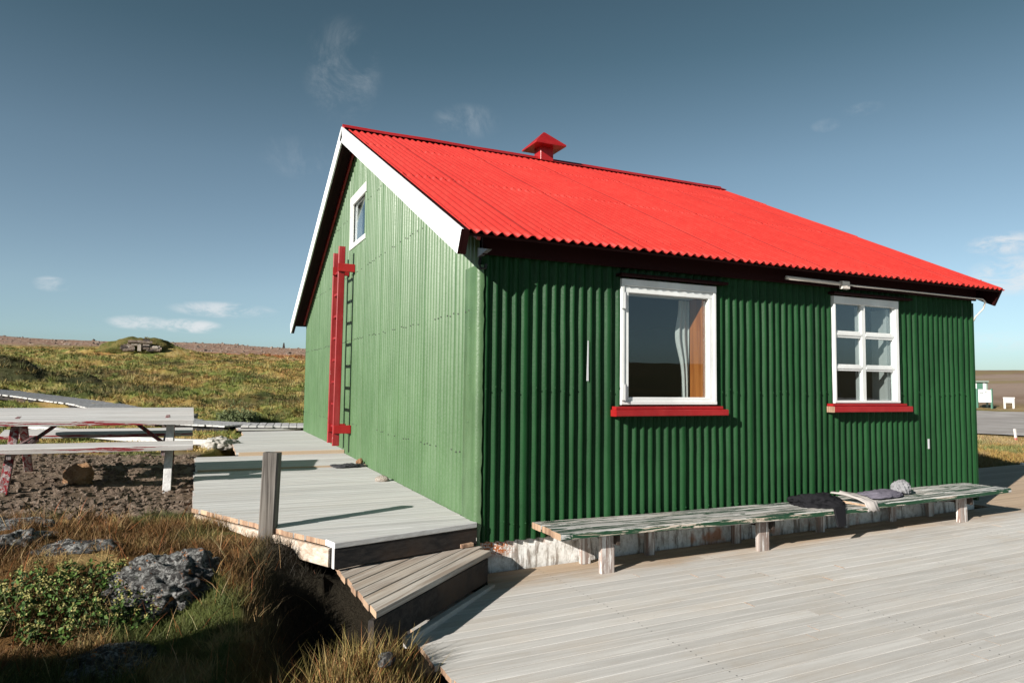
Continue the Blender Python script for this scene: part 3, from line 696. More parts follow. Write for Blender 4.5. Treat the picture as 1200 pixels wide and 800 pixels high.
def build_ramp():
    """the long low deck beside the gable: three levels stepping up away from the camera"""
    mb = MB()
    def level(y0, y1, z0, z1, left, right, front_board=True, w=.118):
        y = y0; slope = (z1-z0)/(y1-y0); first = True
        while y < y1-.03:
            ym = y+w/2; z = z0+slope*(ym-y0)
            l = left(ym); r = right(ym)
            if r-l > .15:
                sk = .012
                mb.plank((l+random.uniform(-.014, .014), ym-sk, z-.02), (r, ym+sk, z-.02), w-.005, .04, mat=M['ramp'], bev=.004, seg=.5, jit=.0012, end=M['wood_end'])
            y += w
    lx = lambda y: float(edge_x(y))
    # skewed front edge of the nearest level: boards start at a slanted line
    fe = lambda x: -.34+(x+1.31)*.27
    y = -.40; w = .118
    while y < 4.12:
        ym = y+w/2; z = .188+.008*ym
        l = lx(ym); r = -.035
        # shorten where the front edge cuts the boards
        if ym < .05: r = min(r, -1.31+(ym+.34-.05)/.27)
        if ym > -.30 and r-l > .12:
            mb.plank((l+random.uniform(-.012, .012), ym, z-.02), (r, ym, z-.02), w-.005, .04, mat=M['ramp'], bev=.0025, seg=.5, jit=.0015, end=M['wood_end'], skew0=.514 if ym < 1.45 else 0)
        y += w
    # front board that closes the slanted edge and dark fascia below it
    mb.plank((-1.315, -.345, .172), (-.05, -.005, .172), .16, .044, mat=M['ramp'], bev=.005, tone=.9, end=M['barge_white'])
    mb.plank((-1.30, -.395, .075), (-.03, -.05, .075), .045, .148, mat=M['wood_dark'], bev=.004, end=M['leg_pale'])
    # side boards under the ragged ends
    mb.plank((-1.315, -.36, .075), (-2.215, 1.40, .085), .035, .135, mat=M['side_wood'])
    mb.plank((-2.20, 1.42, .08), (-2.17, 5.9, .12), .035, .13, mat=M['side_wood'])
    level(4.12, 5.62, .245, .262, lambda y: -2.2, lambda y: -.03)
    mb.plank((-2.18, 4.11, .215), (-.03, 4.11, .215), .03, .062, mat=M['deck'])
    level(5.62, 10.05, .315, .335, lambda y: float(np.interp(y, [5.6, 7.4, 9.2, 10.1], [-1.64, -1.60, -1.30, -1.28])), lambda y: -.03 if y < 9.6 else .02)
    mb.plank((-1.6, 5.61, .275), (-.03, 5.61, .275), .03, .082, mat=M['deck'])
    level(10.3, 11.2, .375, .38, lambda y: -1.35, lambda y: .9)
    for xx in (-.4, -1.1):
        mb.plank((xx, .2, .09), (xx, 10, .20), .06, .12, mat=M['wood_dark'])
    tag(mb.build('walkway_deck', None), kind='structure')
build_ramp()

def build_boardwalk():
    mb = MB()
    pts = [Vector(p) for p in ((.6, 10.75, .40), (-1.2, 11.0, .42), (-2.5, 12.0, .45), (-3.4, 13.8, .58), (-4.5, 16.0, .73), (-5.95, 18.0, .86), (-7.7, 20.0, 1.02), (-11.5, 23.5, 1.3), (-17, 28, 1.6))]
    for a, b in zip(pts[:-1], pts[1:]):
        d = b-a; L = d.length; n = max(1, int(L/.155)); dn = d.normalized(); sd = Vector((dn.y, -dn.x, 0)).normalized()
        for i in range(n):
            c = a+d*((i+.5)/n); j = random.uniform(-.03, .03)
            mb.plank(c-sd*(.62+j), c+sd*(.62-j), L/n-.014, .035, mat=M['walk'], bev=.004, seg=.7, jit=.002, end=M['ramp'])
        for s_ in (-.5, .5):
            mb.plank(a+sd*s_-Vector((0, 0, .08)), b+sd*s_-Vector((0, 0, .08)), .06, .12, mat=M['wood_dark'])
    tag(mb.build('boardwalk', None), kind='structure')
build_boardwalk()
def build_edging():
    mb = MB(); pts = [(-6.5, 13.6), (-5.4, 11.9), (-4.6, 10.3), (-3.9, 8.9), (-3.2, 7.95), (-2.5, 7.45), (-1.9, 7.1)]
    P = [Vector((x, y, float(terrain(np.array([x]), np.array([y]), False)[0])+.10)) for x, y in pts]
    Q = []
    for i in range(len(P)-1):
        for q in range(4):
            t_ = q/4; p0 = P[max(i-1, 0)]; p1 = P[i]; p2 = P[i+1]; p3 = P[min(i+2, len(P)-1)]
            Q.append(.5*((2*p1)+(p2-p0)*t_+(2*p0-5*p1+4*p2-p3)*t_*t_+(3*p1-p0-3*p2+p3)*t_**3))
    Q.append(P[-1])
    for a, b in zip(Q[:-1], Q[1:]): mb.plank(a, b+(b-a)*.03, .16, .09, mat=M['ramp'], seg=1, bev=.012, tone=.7)
    tag(mb.build('timber_edging', None), 'curved bleached timber edging on the ground behind the picnic table', 'edging')
build_edging()

def build_step():
    """the lower wedge of boards between the ramp and the front deck"""
    a = Vector((-1.262, -1.515, 0)); b = Vector((-.045, -.375, 0)); d = (b-a).normalized(); nrm = Vector((-d.y, d.x, 0))
    root = thing('wooden_step', (-.9, -.7, -.27), 'low wedge shaped wooden step with diagonal boards at the house corner', 'step')
    mb = MB(); w = .128; k = 0
    while k*w < 1.25:
        o = (k+.5)*w; c0 = a+nrm*o
        # left end on x=-1.25 line, right end against the house / ramp
        t0 = (-1.245+random.uniform(-.012, .012)-c0.x)/d.x
        p0 = c0+d*t0; t1 = min(((-.03)-c0.x)/d.x, ((.02)-c0.y)/d.y if abs(d.y) > .01 else 9)
        p1 = c0+d*t1
        if t1-t0 > .12:
            z = .0 - .004*k
            mb.plank((p0.x, p0.y, z-.02), (p1.x, p1.y, z-.02), w-.012, .042, mat=M['step'], bev=.006, seg=.3, jit=.0015, end=M['wood_end'], skew0=-.937)
        k += 1
    mb.build('tread', root)
    f = MB(); off = nrm*.02
    f.plank(Vector((a.x, a.y, -.135))+off, Vector((b.x, b.y, -.135))+off, .04, .19, mat=M['wood_dark'], bev=.006)
    f.plank(Vector((a.x, a.y, -.275))-nrm*.035+d*.34, Vector((b.x, b.y, -.275))-nrm*.035, .06, .07, mat=M['deck'], bev=.006)
    f.build('riser', root)
    s_ = MB(); s_.plank((-.95, -1.1, -.10), (-.95, -.1, -.10), .06, .12, mat=M['wood_dark']); s_.build('joist', root)
build_step()
def build_scraps():
    mb = MB(); mb.plank((-.19, -.12, .015), (-.08, -.10, .02), .06, .03, mat=M['wood_end']); tag(mb.build('wood_scrap', None), 'short reddish wood offcut lying on the diagonal step', 'wood scrap')
    mb = MB(); mb.plank((-.10, -.03, .045), (-.02, -.05, .05), .05, .035, mat=M['driftwood']); tag(mb.build('wood_scrap', None), 'small chunk of wood wedged in the corner by the wall', 'wood scrap')
build_scraps()

# old fence post in the grass at the ramp edge
def build_post():
    root = thing('wooden_post', (-1.70, .34, -.1), 'weathered square wooden post standing beside the ramp', 'post')
    mb = MB(); mb.plank((-1.70, .34, -.2), (-1.675, .345, .80), .128, .11, up=(.40, .91, 0), mat=M['post'], bev=.012, seg=.12, jit=.004, end=M['post']); mb.build('post', root)
build_post()

# ------------------------------------------------------------------ house
HL, HW = 6.846, 10.064; EV = .34; SL = .4965
P_ = .09525; AMP = .0195
def roof_z(y):
    yy = y if y < HW/2 else HW-y
    return 2.655+SL*(yy+EV)
house = thing('house', (0, 0, -.27), 'green corrugated iron house with red metal roof and white trimmed gable', 'house')

def wave_table(x0, x1, wide_every=9, first_wide=None, seed=1):
    """sample positions and heights of an old corrugated sheet wall: regular waves with wide doubled ribs at the sheet laps"""
    rg = random.Random(seed); us = [x0]; hs = [-AMP]; x = x0; k = 0
    while x < x1:
        p = P_*rg.uniform(.965, 1.035); wide = ((k % wide_every) == (first_wide if first_wide is not None else 3))
        a = AMP*rg.uniform(.9, 1.1)
        n = 10
        for i in range(1, n+1):
            q = i/n; h = -math.cos(2*math.pi*q)
            us.append(x+p*q); hs.append(a*h)
            if wide and i == n//2:
                us.append(x+p*q+.024); hs.append(a*1.05)
        x += p + (.024 if wide else 0)
        if wide: us[-(n//2):] = [u+.024 for u in us[-(n//2):]]
        k += 1
    return np.array(us), np.array(hs)
def sheet(name, us, hs, rows, place, mat, parent, hole=lambda u, z: False, wob=.002, seed=1, topf=None, laps=(), mat2=None):
    """us/hs wave samples, rows = heights; place(u, z, h) -> world point"""
    V = []; F = []; nu = len(us); S = 0
    for j, z in enumerate(rows):
        for i, u in enumerate(us):
            zz = z if topf is None else min(z, topf(u))
            w = wob*(mnoise.noise(Vector((u*3.1, zz*2.3, seed)))+.6*mnoise.noise(Vector((u*9, zz*7, seed+5))))
            lap = sum(.004 for l in laps if z > l)
            du = .0025*mnoise.noise(Vector((u*4, zz*3.3, seed+9)))
            V.append(place(u+du, zz, hs[i]+w+lap))
    for j in range(len(rows)-1):
        for i in range(nu-1):
            uc = (us[i]+us[i+1])/2; zc = (rows[j]+rows[j+1])/2
            if topf is not None and rows[j] >= topf(us[i])-1e-6 and rows[j] >= topf(us[i+1])-1e-6: continue
            if hole(uc, zc): continue
            F.append((j*nu+i, j*nu+i+1, (j+1)*nu+i+1, (j+1)*nu+i))
    mb = MB(); mb.add(V, F, mat, .5)
    return mb
def screws(mb, pts, nrm, r, mat):
    """raised nail heads joined into the sheet they hold"""
    n = Vector(nrm).normalized(); u = n.orthogonal().normalized(); v = n.cross(u)
    for p in pts:
        p = Vector(p); ring = [p+u*math.cos(a)*r+v*math.sin(a)*r for a in [i*math.pi/3 for i in range(6)]]
        ring2 = [p+n*.006+u*math.cos(a)*r*.6+v*math.sin(a)*r*.6 for a in [i*math.pi/3 for i in range(6)]]
        mb.add(ring+ring2, [(i, (i+1) % 6, 6+(i+1) % 6, 6+i) for i in range(6)]+[tuple(range(6, 12))], mat)

W1 = (1.4565, 2.6205, 1.196, 2.418); W2 = (4.3304, 5.4171, 1.212, 2.435)
def in_win(u, z):
    return (W1[0]+.03 < u < W1[1]-.03 and W1[2] < z < W1[3]) or (W2[0]+.03 < u < W2[1]-.03 and W2[2] < z < W2[3])
# --- front wall
us, hs = wave_table(.012, HL-.02, 9, 4, 3)
rows = sorted(set([0.0, .012, W1[2], W1[3], W2[2], W2[3], 2.66] + [round(x, 3) for x in np.arange(.12, 2.6, .11)]))
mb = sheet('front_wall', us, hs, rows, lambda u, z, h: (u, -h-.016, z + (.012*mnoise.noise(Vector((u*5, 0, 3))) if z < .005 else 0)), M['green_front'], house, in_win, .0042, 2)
pts = []
for zz in (1.335, .16):
    for i in range(5, len(us)-4):
        if hs[i] > AMP*.88 and hs[i] >= hs[i-1] and hs[i] >= hs[i+1] and not in_win(us[i], zz) and random.random() < .6: pts.append((us[i], -hs[i]-.0185, zz+random.uniform(-.02, .02)))
screws(mb, pts, (0, -1, 0), .009, M['green_front'])
mb.build('front_wall', house, smooth=True)
# --- gable wall that faces the camera side (x = 0), with a finer, flatter profile
GW = (4.50, 5.56, 3.525, 4.36)
us, hs = wave_table(.02, HW-.02, 10, 5, 8)
rows = sorted(set([-.02, GW[2], GW[3], 3.115, 3.13] + [round(x, 3) for x in np.arange(.1, 5.4, .15)]))
gtop = lambda u: roof_z(u)-.03
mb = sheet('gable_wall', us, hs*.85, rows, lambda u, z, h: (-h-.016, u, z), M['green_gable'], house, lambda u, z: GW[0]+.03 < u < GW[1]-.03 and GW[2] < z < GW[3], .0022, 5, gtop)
pts = []
for zz, pr in ((3.09, .55), (2.04, .7), (.75, .35), (4.05, .4)):
    for i in range(5, len(us)-4):
        if hs[i] > AMP*.85 and hs[i] >= hs[i-1] and hs[i] >= hs[i+1] and random.random() < pr and zz < gtop(us[i])-.2: pts.append((-hs[i]*.85-.0195, us[i], zz+random.uniform(-.012, .012)))
screws(mb, pts, (-1, 0, 0), .009, M['iron'])
mb.build('gable_wall', house, smooth=True)
# --- the two walls one only sees from elsewhere
us, hs = wave_table(.02, HW-.02, 10, 5, 9)
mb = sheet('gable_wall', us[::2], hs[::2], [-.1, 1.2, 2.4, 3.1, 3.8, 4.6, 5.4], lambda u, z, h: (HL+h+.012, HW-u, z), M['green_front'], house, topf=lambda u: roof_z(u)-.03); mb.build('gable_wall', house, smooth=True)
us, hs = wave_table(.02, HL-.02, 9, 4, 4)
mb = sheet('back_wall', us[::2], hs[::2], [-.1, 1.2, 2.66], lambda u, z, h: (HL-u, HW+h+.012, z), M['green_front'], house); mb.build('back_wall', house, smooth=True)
# --- inner lining so that the rooms are dim behind the panes
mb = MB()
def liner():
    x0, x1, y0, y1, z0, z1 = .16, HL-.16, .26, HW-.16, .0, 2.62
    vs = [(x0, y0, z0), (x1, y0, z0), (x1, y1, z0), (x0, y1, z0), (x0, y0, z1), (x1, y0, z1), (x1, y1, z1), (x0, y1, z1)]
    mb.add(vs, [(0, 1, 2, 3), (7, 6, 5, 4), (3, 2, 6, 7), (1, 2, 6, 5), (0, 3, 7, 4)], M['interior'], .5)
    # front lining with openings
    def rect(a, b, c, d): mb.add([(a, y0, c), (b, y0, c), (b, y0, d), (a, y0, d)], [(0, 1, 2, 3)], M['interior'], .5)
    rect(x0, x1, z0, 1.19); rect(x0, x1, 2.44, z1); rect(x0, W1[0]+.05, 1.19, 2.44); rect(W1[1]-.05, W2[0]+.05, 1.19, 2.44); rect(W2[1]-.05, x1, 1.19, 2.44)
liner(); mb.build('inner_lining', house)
# --- foundation
mb = MB()
def found():
    V = []; F = []; xs = np.linspace(-.0, HL, 60)
    for x in xs:
        dz = deck_z(x)
        for k, (yy, zz) in enumerate(((.012, dz-.12), (.004, dz+.02), (.008, -.06), (.018, .03), (.05, .035))):
            V.append((x, yy+.008*mnoise.noise(Vector((x*4, k, 0))), zz))
    for i in range(len(xs)-1):
        for k in range(4): F.append((i*5+k, (i+1)*5+k, (i+1)*5+k+1, i*5+k+1))
    mb.add(V, F, M['foundation'], .5)
    mb.box(.02, HL, .06, HW-.02, -.35, -.02, M['foundation'], .01)
    mb.plank((.012, .0, -.16), (.012, HW, -.16), .04, .33, mat=M['foundation'])
found(); mb.build('foundation', house)
# --- corner flashings
mb = MB()
def flashing():
    rows = np.arange(-.03, 2.47, .06); V = []; F = []
    for z in rows:
        w = .004*mnoise.noise(Vector((1, z*6, 2))); e = .012*mnoise.noise(Vector((z*9, 4, 1)))+.006*mnoise.noise(Vector((z*31, 4, 1)))
        top = min(z, 2.55)
        V += [(-.028+w, .285+.004*math.sin(z*7), top), (-.034-w, .275, top), (-.033+w, .20, top), (-.040+w*2, .14, top), (-.035-w, .08, top), (-.040+w, .01, top), (-.036, -.026, top), (.0, -.042-w, top), (.022+e, -.042, top)]
    for j in range(len(rows)-1):
        for k in range(8): F.append((j*9+k, (j+1)*9+k, (j+1)*9+k+1, j*9+k+1))
    mb.add(V, F, M['green_trim'], .5)
    screws(mb, [(-.042, .14, z) for z in np.arange(.2, 2.3, .42)], (-1, 0, 0), .009, M['green_trim'])
flashing(); mb.build('corner_flashing', house, smooth=True)
mb = MB(); mb.plank((HL+.012, -.015, -.02), (HL+.012, -.015, 2.5), .05, .05, up=(0, 1, 0), mat=M['green_front'], seg=.3, jit=.002); mb.build('corner_flashing', house)
mb = MB(); mb.add([(-.012, -.20, 2.545), (-.012, .26, 2.64), (-.012, .26, 2.50), (-.012, .16, 2.49), (.03, -.20, 2.545), (.03, .26, 2.64), (.03, .26, 2.5), (.03, .16, 2.49)],
                  [(3, 2, 1, 0), (4, 5, 6, 7), (0, 4, 7, 3), (0, 1, 5, 4)], M['metal'], .5)
mb.tube([(.0, .0, 2.50), (-.02, -.02, 2.44), (-.01, -.04, 2.395), (.03, -.05, 2.40), (.04, -.045, 2.44)], .012, M['iron'], 8)
mb.build('eave_bracket', house)

# --- roof
RX0, RX1 = -.272, 7.045
def roof_side(front=True):
    us, hs = wave_table(RX0, RX1, 12, 6, 21 if front else 22)
    us = us[us < RX1]; hs = hs[:len(us)]*.70
    yr = HW/2; ys = np.linspace(-EV, yr-.005, 40)
    lap1, lap2 = -EV+5.37*.40, -EV+5.37*.76
    rws = sorted(set(list(ys)+[lap1-.004, lap1+.001, lap2-.004, lap2+.001]))
    nz = 1/math.sqrt(1+SL**2)
    V = []; F = []; nu = len(us)
    for y in rws:
        lift = 0.0
        lift += .007*(1-min(1, max(0, (y-lap1)/1.9))) if y > lap1 else 0
        lift += .007*(1-min(1, max(0, (y-lap2)/1.2))) if y > lap2 else 0
        for i, u in enumerate(us):
            wob = .006*mnoise.noise(Vector((u*.6, y*.6, 3)))+.0008*mnoise.noise(Vector((u*5, y*3, 7)))
            lf = lift*(1+.9*mnoise.noise(Vector((u*2.1, 1.0 if y < 2.8 else 2.0, 0)))) if lift else 0
            h = hs[i]*1.15+wob+lf
            yy = y-h*SL*nz; z = roof_z(y)+h*nz
            V.append((u+.15*(y+EV)/5.37*max(0, u/RX1), yy if front else HW-yy, z))
    for j in range(len(rws)-1):
        for i in range(nu-1):
            q = (j*nu+i, j*nu+i+1, (j+1)*nu+i+1, (j+1)*nu+i)
            F.append(q if front else q[::-1])
    mb = MB(); mb.add(V, F, M['red_roof'], .5)
    pts = []
    for yy in (-.08, lap1-.06, lap2-.06, 3.0, 4.9):
        for i in range(5, nu-4):
            if hs[i] > AMP*.6 and hs[i] >= hs[i-1] and hs[i] >= hs[i+1] and random.random() < .5:
                z = roof_z(yy)+hs[i]*1.15*nz+.004; pts.append((us[i]+.15*(yy+EV)/5.37*max(0, us[i]/RX1), yy if front else HW-yy, z))
    screws(mb, pts, (0, -.45 if front else .45, .9), .011, M['red_roof'])
    o = mb.build('roof_sheet', house, smooth=True)
    sm = o.modifiers.new('thick', 'SOLIDIFY'); sm.thickness = .0035; sm.offset = -1
roof_side(True); roof_side(False)
def slope_board(x0, x1, off0, off1, ya, yb, mat, name, end=None, both=True, fronts=(True,)):
    """a board along the roof slope: x0..x1 thick, from off0 to off1 below the sheet (perpendicular)"""
    nz = 1/math.sqrt(1+SL**2); ny = SL*nz
    for front in fronts:
        mb = MB(); c = (off0+off1)/2
        def P(y):
            z = roof_z(y)-c*nz; yy = y+c*ny
            return Vector(((x0+x1)/2, yy if front else HW-yy, z))
        mb.plank(P(ya), P(yb), x1-x0, off1-off0, up=(0, -ny if front else ny, nz), mat=mat, bev=.004, seg=.6, jit=.0, end=end or mat)
        mb.build(name, house)
slope_board(-.320, -.294, -.012, .205, -.362, HW/2-.0, M['barge_white'], 'barge_board', M['shaded_red'], fronts=(True, False))
slope_board(-.292, -.244, -.010, .205, -.362, HW/2-.05, M['shaded_red'], 'barge_backing', M['shaded_red'], fronts=(True, False))
slope_board(HL+.165, HL+.205, .02, .235, -.315, HW/2-.05, M['shaded_red'], 'barge_board', fronts=(True, False))
slope_board(-.242, HL+.163, .030, .052, -.315, HW/2-.02, M['shaded_red'], 'soffit', fronts=(True, False))
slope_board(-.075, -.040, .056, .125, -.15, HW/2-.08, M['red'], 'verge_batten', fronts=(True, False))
mb = MB(); mb.plank((-.01, -.065, 2.60), (HL+.03, -.065, 2.605), .03, .16, mat=M['shaded_red']); mb.build('fascia', house)
# ridge cap: a folded strip with a round bead
mb = MB()
def ridge():
    zr = roof_z(HW/2)+.028; y = HW/2; V = []; F = []; xs = np.linspace(RX0-.03, RX1+.13, 50)
    prof = [(-.19, -.082), (-.10, -.040), (-.03, -.004), (-.02, .018), (0, .028), (.02, .018), (.03, -.004), (.10, -.040), (.19, -.082)]
    for x in xs:
        w = .006*mnoise.noise(Vector((x*1.3, 0, 9)))
        for p in prof: V.append((x, y+p[0], zr+p[1]+w))
    n = len(prof)
    for i in range(len(xs)-1):
        for k in range(n-1): F.append((i*n+k, i*n+k+1, (i+1)*n+k+1, (i+1)*n+k)[::-1])
    F.append(tuple(range(n))); F.append(tuple(range((len(xs)-1)*n, len(xs)*n))[::-1])
    mb.add(V, F, M['red'], .5)
ridge(); o = mb.build('ridge_cap', house); sm = o.modifiers.new('thick', 'SOLIDIFY'); sm.thickness = .004
# ventilator on the ridge
mb = MB(); yv = HW/2; xv = 3.21
mb.box(xv-.125, xv+.125, yv-.125, yv+.125, 5.20, 5.56, M['red'], .006); mb.build('vent_neck', house)
def vent_cap():
    mb = MB(); a = .29; b = .29; z0 = 5.525; z1 = 5.552; zt = 5.825
    V = [(xv-a, yv-b, z0), (xv+a, yv-b, z0), (xv+a, yv+b, z0), (xv-a, yv+b, z0), (xv-a, yv-b, z1), (xv+a, yv-b, z1), (xv+a, yv+b, z1), (xv-a, yv+b, z1),
         (xv-.012, yv-.012, zt), (xv+.012, yv-.012, zt), (xv+.012, yv+.012, zt), (xv-.012, yv+.012, zt)]
    F = [(3, 2, 1, 0), (0, 1, 5, 4), (1, 2, 6, 5), (2, 3, 7, 6), (3, 0, 4, 7), (4, 5, 9, 8), (5, 6, 10, 9), (6, 7, 11, 10), (7, 4, 8, 11), (8, 9, 10, 11)]
    mb.add(V, F, M['red'], .5); mb.build('vent_cap', house)
vent_cap()

# --- windows
def frame_rect(mb, x0, x1, z0, z1, w, y0, y1, mat, wt=None, wb=None, wr=None):
    wt = wt or w; wb = wb or w; wr = wr or w
    mb.box(x0, x1, y0, y1, z1-wt, z1, mat); mb.box(x0, x1, y0, y1, z0, z0+wb, mat)
    mb.box(x0, x0+w, y0+.001, y1, z0+wb, z1-wt, mat); mb.box(x1-wr, x1, y0+.001, y1, z0+wb, z1-wt, mat)
def window_one():
    x0, x1, z0, z1 = W1
    mb = MB(); frame_rect(mb, x0, x1, z0, z1, .035, -.062, .02, M['white'], wt=.07)
    fr = mb.build('window', house)
    mb = MB(); frame_rect(mb, x0+.037, x1-.037, z0+.008, z1-.072, .052, -.050, .015, M['white'], wt=.062, wb=.065); mb.build('sash', fr)
    mb = MB(); mb.box(x0+.085, x1-.085, -.008, -.002, z0+.07, z1-.13, M['glass'], .001); mb.build('pane', fr)
    for zz in (2.20, 1.315):
        mb = MB(); mb.box(x0-.012, x0+.050, -.082, -.0635, zz-.075, zz+.075, M['white'], .004); mb.tube([(x0+.03, -.084, zz-.08), (x0+.03, -.084, zz+.08)], .009, M['metal'], 8); mb.build('hinge', fr)
    mb = MB()
    mb.box(x1-.125, x1-.055, .018, .215, z0, z1-.1, M['jamb_wood']); mb.box(x0+.055, x0+.09, .02, .255, z0, z1-.1, M['jamb_wood'])
    mb.box(x0+.05, x1-.05, .02, .255, z0+.02, z0+.055, M['white']); mb.box(x0+.05, x1-.05, .02, .255, z1-.12, z1-.085, M['white']); mb.build('reveal', fr)
    # tied-back curtain
    mb = MB(); V = []; F = []; rows = np.linspace(z0+.06, z1-.13, 24)
    for z in rows:
        q = (z-rows[0])/(rows[-1]-rows[0]); left = 2.43-.07*math.exp(-((q-.62)/.22)**2)-.05*max(0, q-.5)+.06*(1-q)*0; right = 2.52
        for k in range(13):
            u = k/12; V.append((left-.03+(right-left)*u, .225+.016*math.sin(u*15+q*2), z))
    for j in range(23):
        for k in range(12): F.append((j*13+k, j*13+k+1, (j+1)*13+k+1, (j+1)*13+k))
    mb.add(V, F, M['curtain'], .5); mb.build('curtain', fr, smooth=True)
    mb = MB(); mb.plank((1.35, -.075, 1.118), (2.705, -.075, 1.118), .125, .062, mat=M['red'], bev=.006, end=M['red']); mb.plank((1.37, -.06, 1.165), (2.69, -.03, 1.165), .085, .03, mat=M['red']); mb.build('sill', fr)
    mb = MB(); mb.plank((1.42, -.060, 2.450), (2.74, -.060, 2.450), .10, .028, mat=M['shaded_red']); mb.build('lintel', fr)
window_one()
def window_two():
    x0, x1, z0, z1 = W2
    mb = MB(); frame_rect(mb, x0, x1, z0, z1, .030, -.058, .02, M['white'], wt=.085, wb=.03, wr=.055)
    fr = mb.build('window', house)
    xm0, xm1 = 4.792, 4.858; zl = [1.245, 1.558, 1.672, 1.945, 2.055, 2.345]
    mb = MB(); mb.box(xm0, xm1, -.042, .005, z0+.03, z1-.085, M['white'])
    mb.box(x0+.03, x0+.042, -.040, .005, z0+.03, z1-.085, M['white']); mb.box(x1-.080, x1-.055, -.040, .005, z0+.03, z1-.085, M['white'])
    for (a, b) in ((1.580, 1.655), (1.960, 2.040)):
        for (p, q) in ((x0+.042, xm0), (xm1, x1-.080)):
            mb.box(p, q, -.036, .004, a, b, M['white']); mb.box(p, q, -.046, -.034, (a+b)/2-.016, (a+b)/2+.016, M['white'], .006)
    mb.build('glazing_bars', fr)
    for (p, q) in ((x0+.042, xm0), (xm1, x1-.080)):
        for (a, b) in ((z0+.03, 1.580), (1.655, 1.960), (2.040, z1-.085)):
            mb = MB(); mb.box(p-.003, q+.003, -.020, -.014, a-.003, b+.003, M['glass_old'], .001); mb.build('pane', fr)
    mb = MB(); mb.box(x1-.088, x1-.057, .02, .255, z0, z1-.1, M['grey_paint']); mb.box(x0+.03, x0+.06, .02, .255, z0, z1-.1, M['grey_paint']); mb.box(x0+.05, x1-.05, .02, .255, z0, z0+.03, M['grey_paint'])
    mb.box(xm0+.012, xm1-.012, .02, .062, z0+.03, z1-.1, M['grey_paint']); mb.box(x1-.125, x1-.09, .02, .062, z0+.03, z1-.1, M['grey_paint']); mb.build('reveal', fr)
    mb = MB(); mb.plank((4.222, -.075, 1.143), (5.525, -.075, 1.143), .125, .066, mat=M['red'], bev=.006, end=M['wood_end']); mb.plank((4.24, -.06, 1.192), (5.51, -.03, 1.192), .085, .028, mat=M['red']); mb.build('sill', fr)
    mb = MB(); mb.plank((4.28, -.060, 2.462), (5.60, -.060, 2.462), .10, .028, mat=M['shaded_red']); mb.build('lintel', fr)
window_two()
def window_gable():
    y0, y1, z0, z1 = 4.475, 5.57, 3.512, 4.37
    mb = MB()
    mb.box(-.040, -.008, y0, y1, z1-.15, z1, M['white']); mb.box(-.040, -.008, y0, y1, z0, z0+.075, M['white']); mb.box(-.038, -.008, y1-.17, y1, z0+.075, z1-.15, M['white']); fr = mb.build('window', house)
    mb = MB()
    for (a, b) in ((y1-.17, y1-.14),): mb.box(.012, .13, a, b, z0+.05, z1-.1, M['white'])
    mb.box(.012, .13, y0+.04, y1-.17, z0+.04, z0+.075, M['white']); mb.box(.012, .13, y0+.04, y1-.17, z1-.14, z1-.11, M['white']); mb.build('reveal', fr)
    mb = MB(); mb.box(.002, .007, y0+.005, y1-.15, z0+.06, z1-.14, M['glass_loft'], .001); mb.build('pane', fr)
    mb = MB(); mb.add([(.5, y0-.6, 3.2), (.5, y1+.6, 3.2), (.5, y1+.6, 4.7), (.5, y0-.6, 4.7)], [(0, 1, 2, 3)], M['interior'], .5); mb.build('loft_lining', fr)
window_gable()
# --- eave lamp, junction box and cable
mb = MB(); mb.tube([(3.45, -.205, 2.555), (4.25, -.205, 2.545)], .021, M['tube'], 10); mb.build('tube_lamp', house, smooth=True)
mb = MB(); mb.box(4.275, 4.39, -.225, -.18, 2.49, 2.58, M['tube'], .006); mb.build('junction_box', house)
mb = MB(); mb.tube([(4.39, -.205, 2.54), (5.4, -.205, 2.537), (6.2, -.205, 2.532), (6.80, -.205, 2.530), (6.88, -.19, 2.50), (6.90, -.15, 2.42), (6.89, -.06, 2.33), (6.885, -.03, 2.27)], .010, M['tube'], 8); mb.build('cable', house, smooth=True)
# --- silver repair patches on the front ribs
mb = MB(); mb.plank((1.088, -.037, 1.42), (1.094, -.037, 1.80), .022, .005, up=(0, -1, 0), mat=M['sealant'], seg=.05, jit=.004, taper=.5); mb.build('repair_patch', house)
mb = MB(); mb.plank((5.935, -.037, .655), (5.935, -.037, .775), .03, .006, up=(0, -1, 0), mat=M['sealant'], seg=.05, jit=.002); mb.build('repair_patch', house)

# ------------------------------------------------------------------ ladder
def build_ladder():
    root = thing('ladder', (-.22, 5.4, .3), 'red wooden ladder fixed upright on brackets to the green gable', 'ladder')
    for (yy, zt, zb) in ((5.20, 3.50, .415), (5.63, 3.46, .43)):
        mb = MB(); mb.plank((-.245, yy, zb), (-.225, yy, zt), .040, .105, up=(-1, 0, 0), mat=M['red_worn'], bev=.008, seg=.3); mb.build('rail', root)
    z = .70
    while z < 3.4:
        mb = MB(); mb.plank((-.232, 5.221, z), (-.232, 5.609, z), .045, .04, mat=M['red_worn'], bev=.008); mb.build('rung', root); z += .345
    for z in (3.165, .665):
        for yy in (5.165, 5.595):
            mb = MB(); mb.plank((-.285, yy, z), (-.03, yy, z), .03, .125, mat=M['red'], bev=.004); mb.build('bracket', root)
build_ladder()

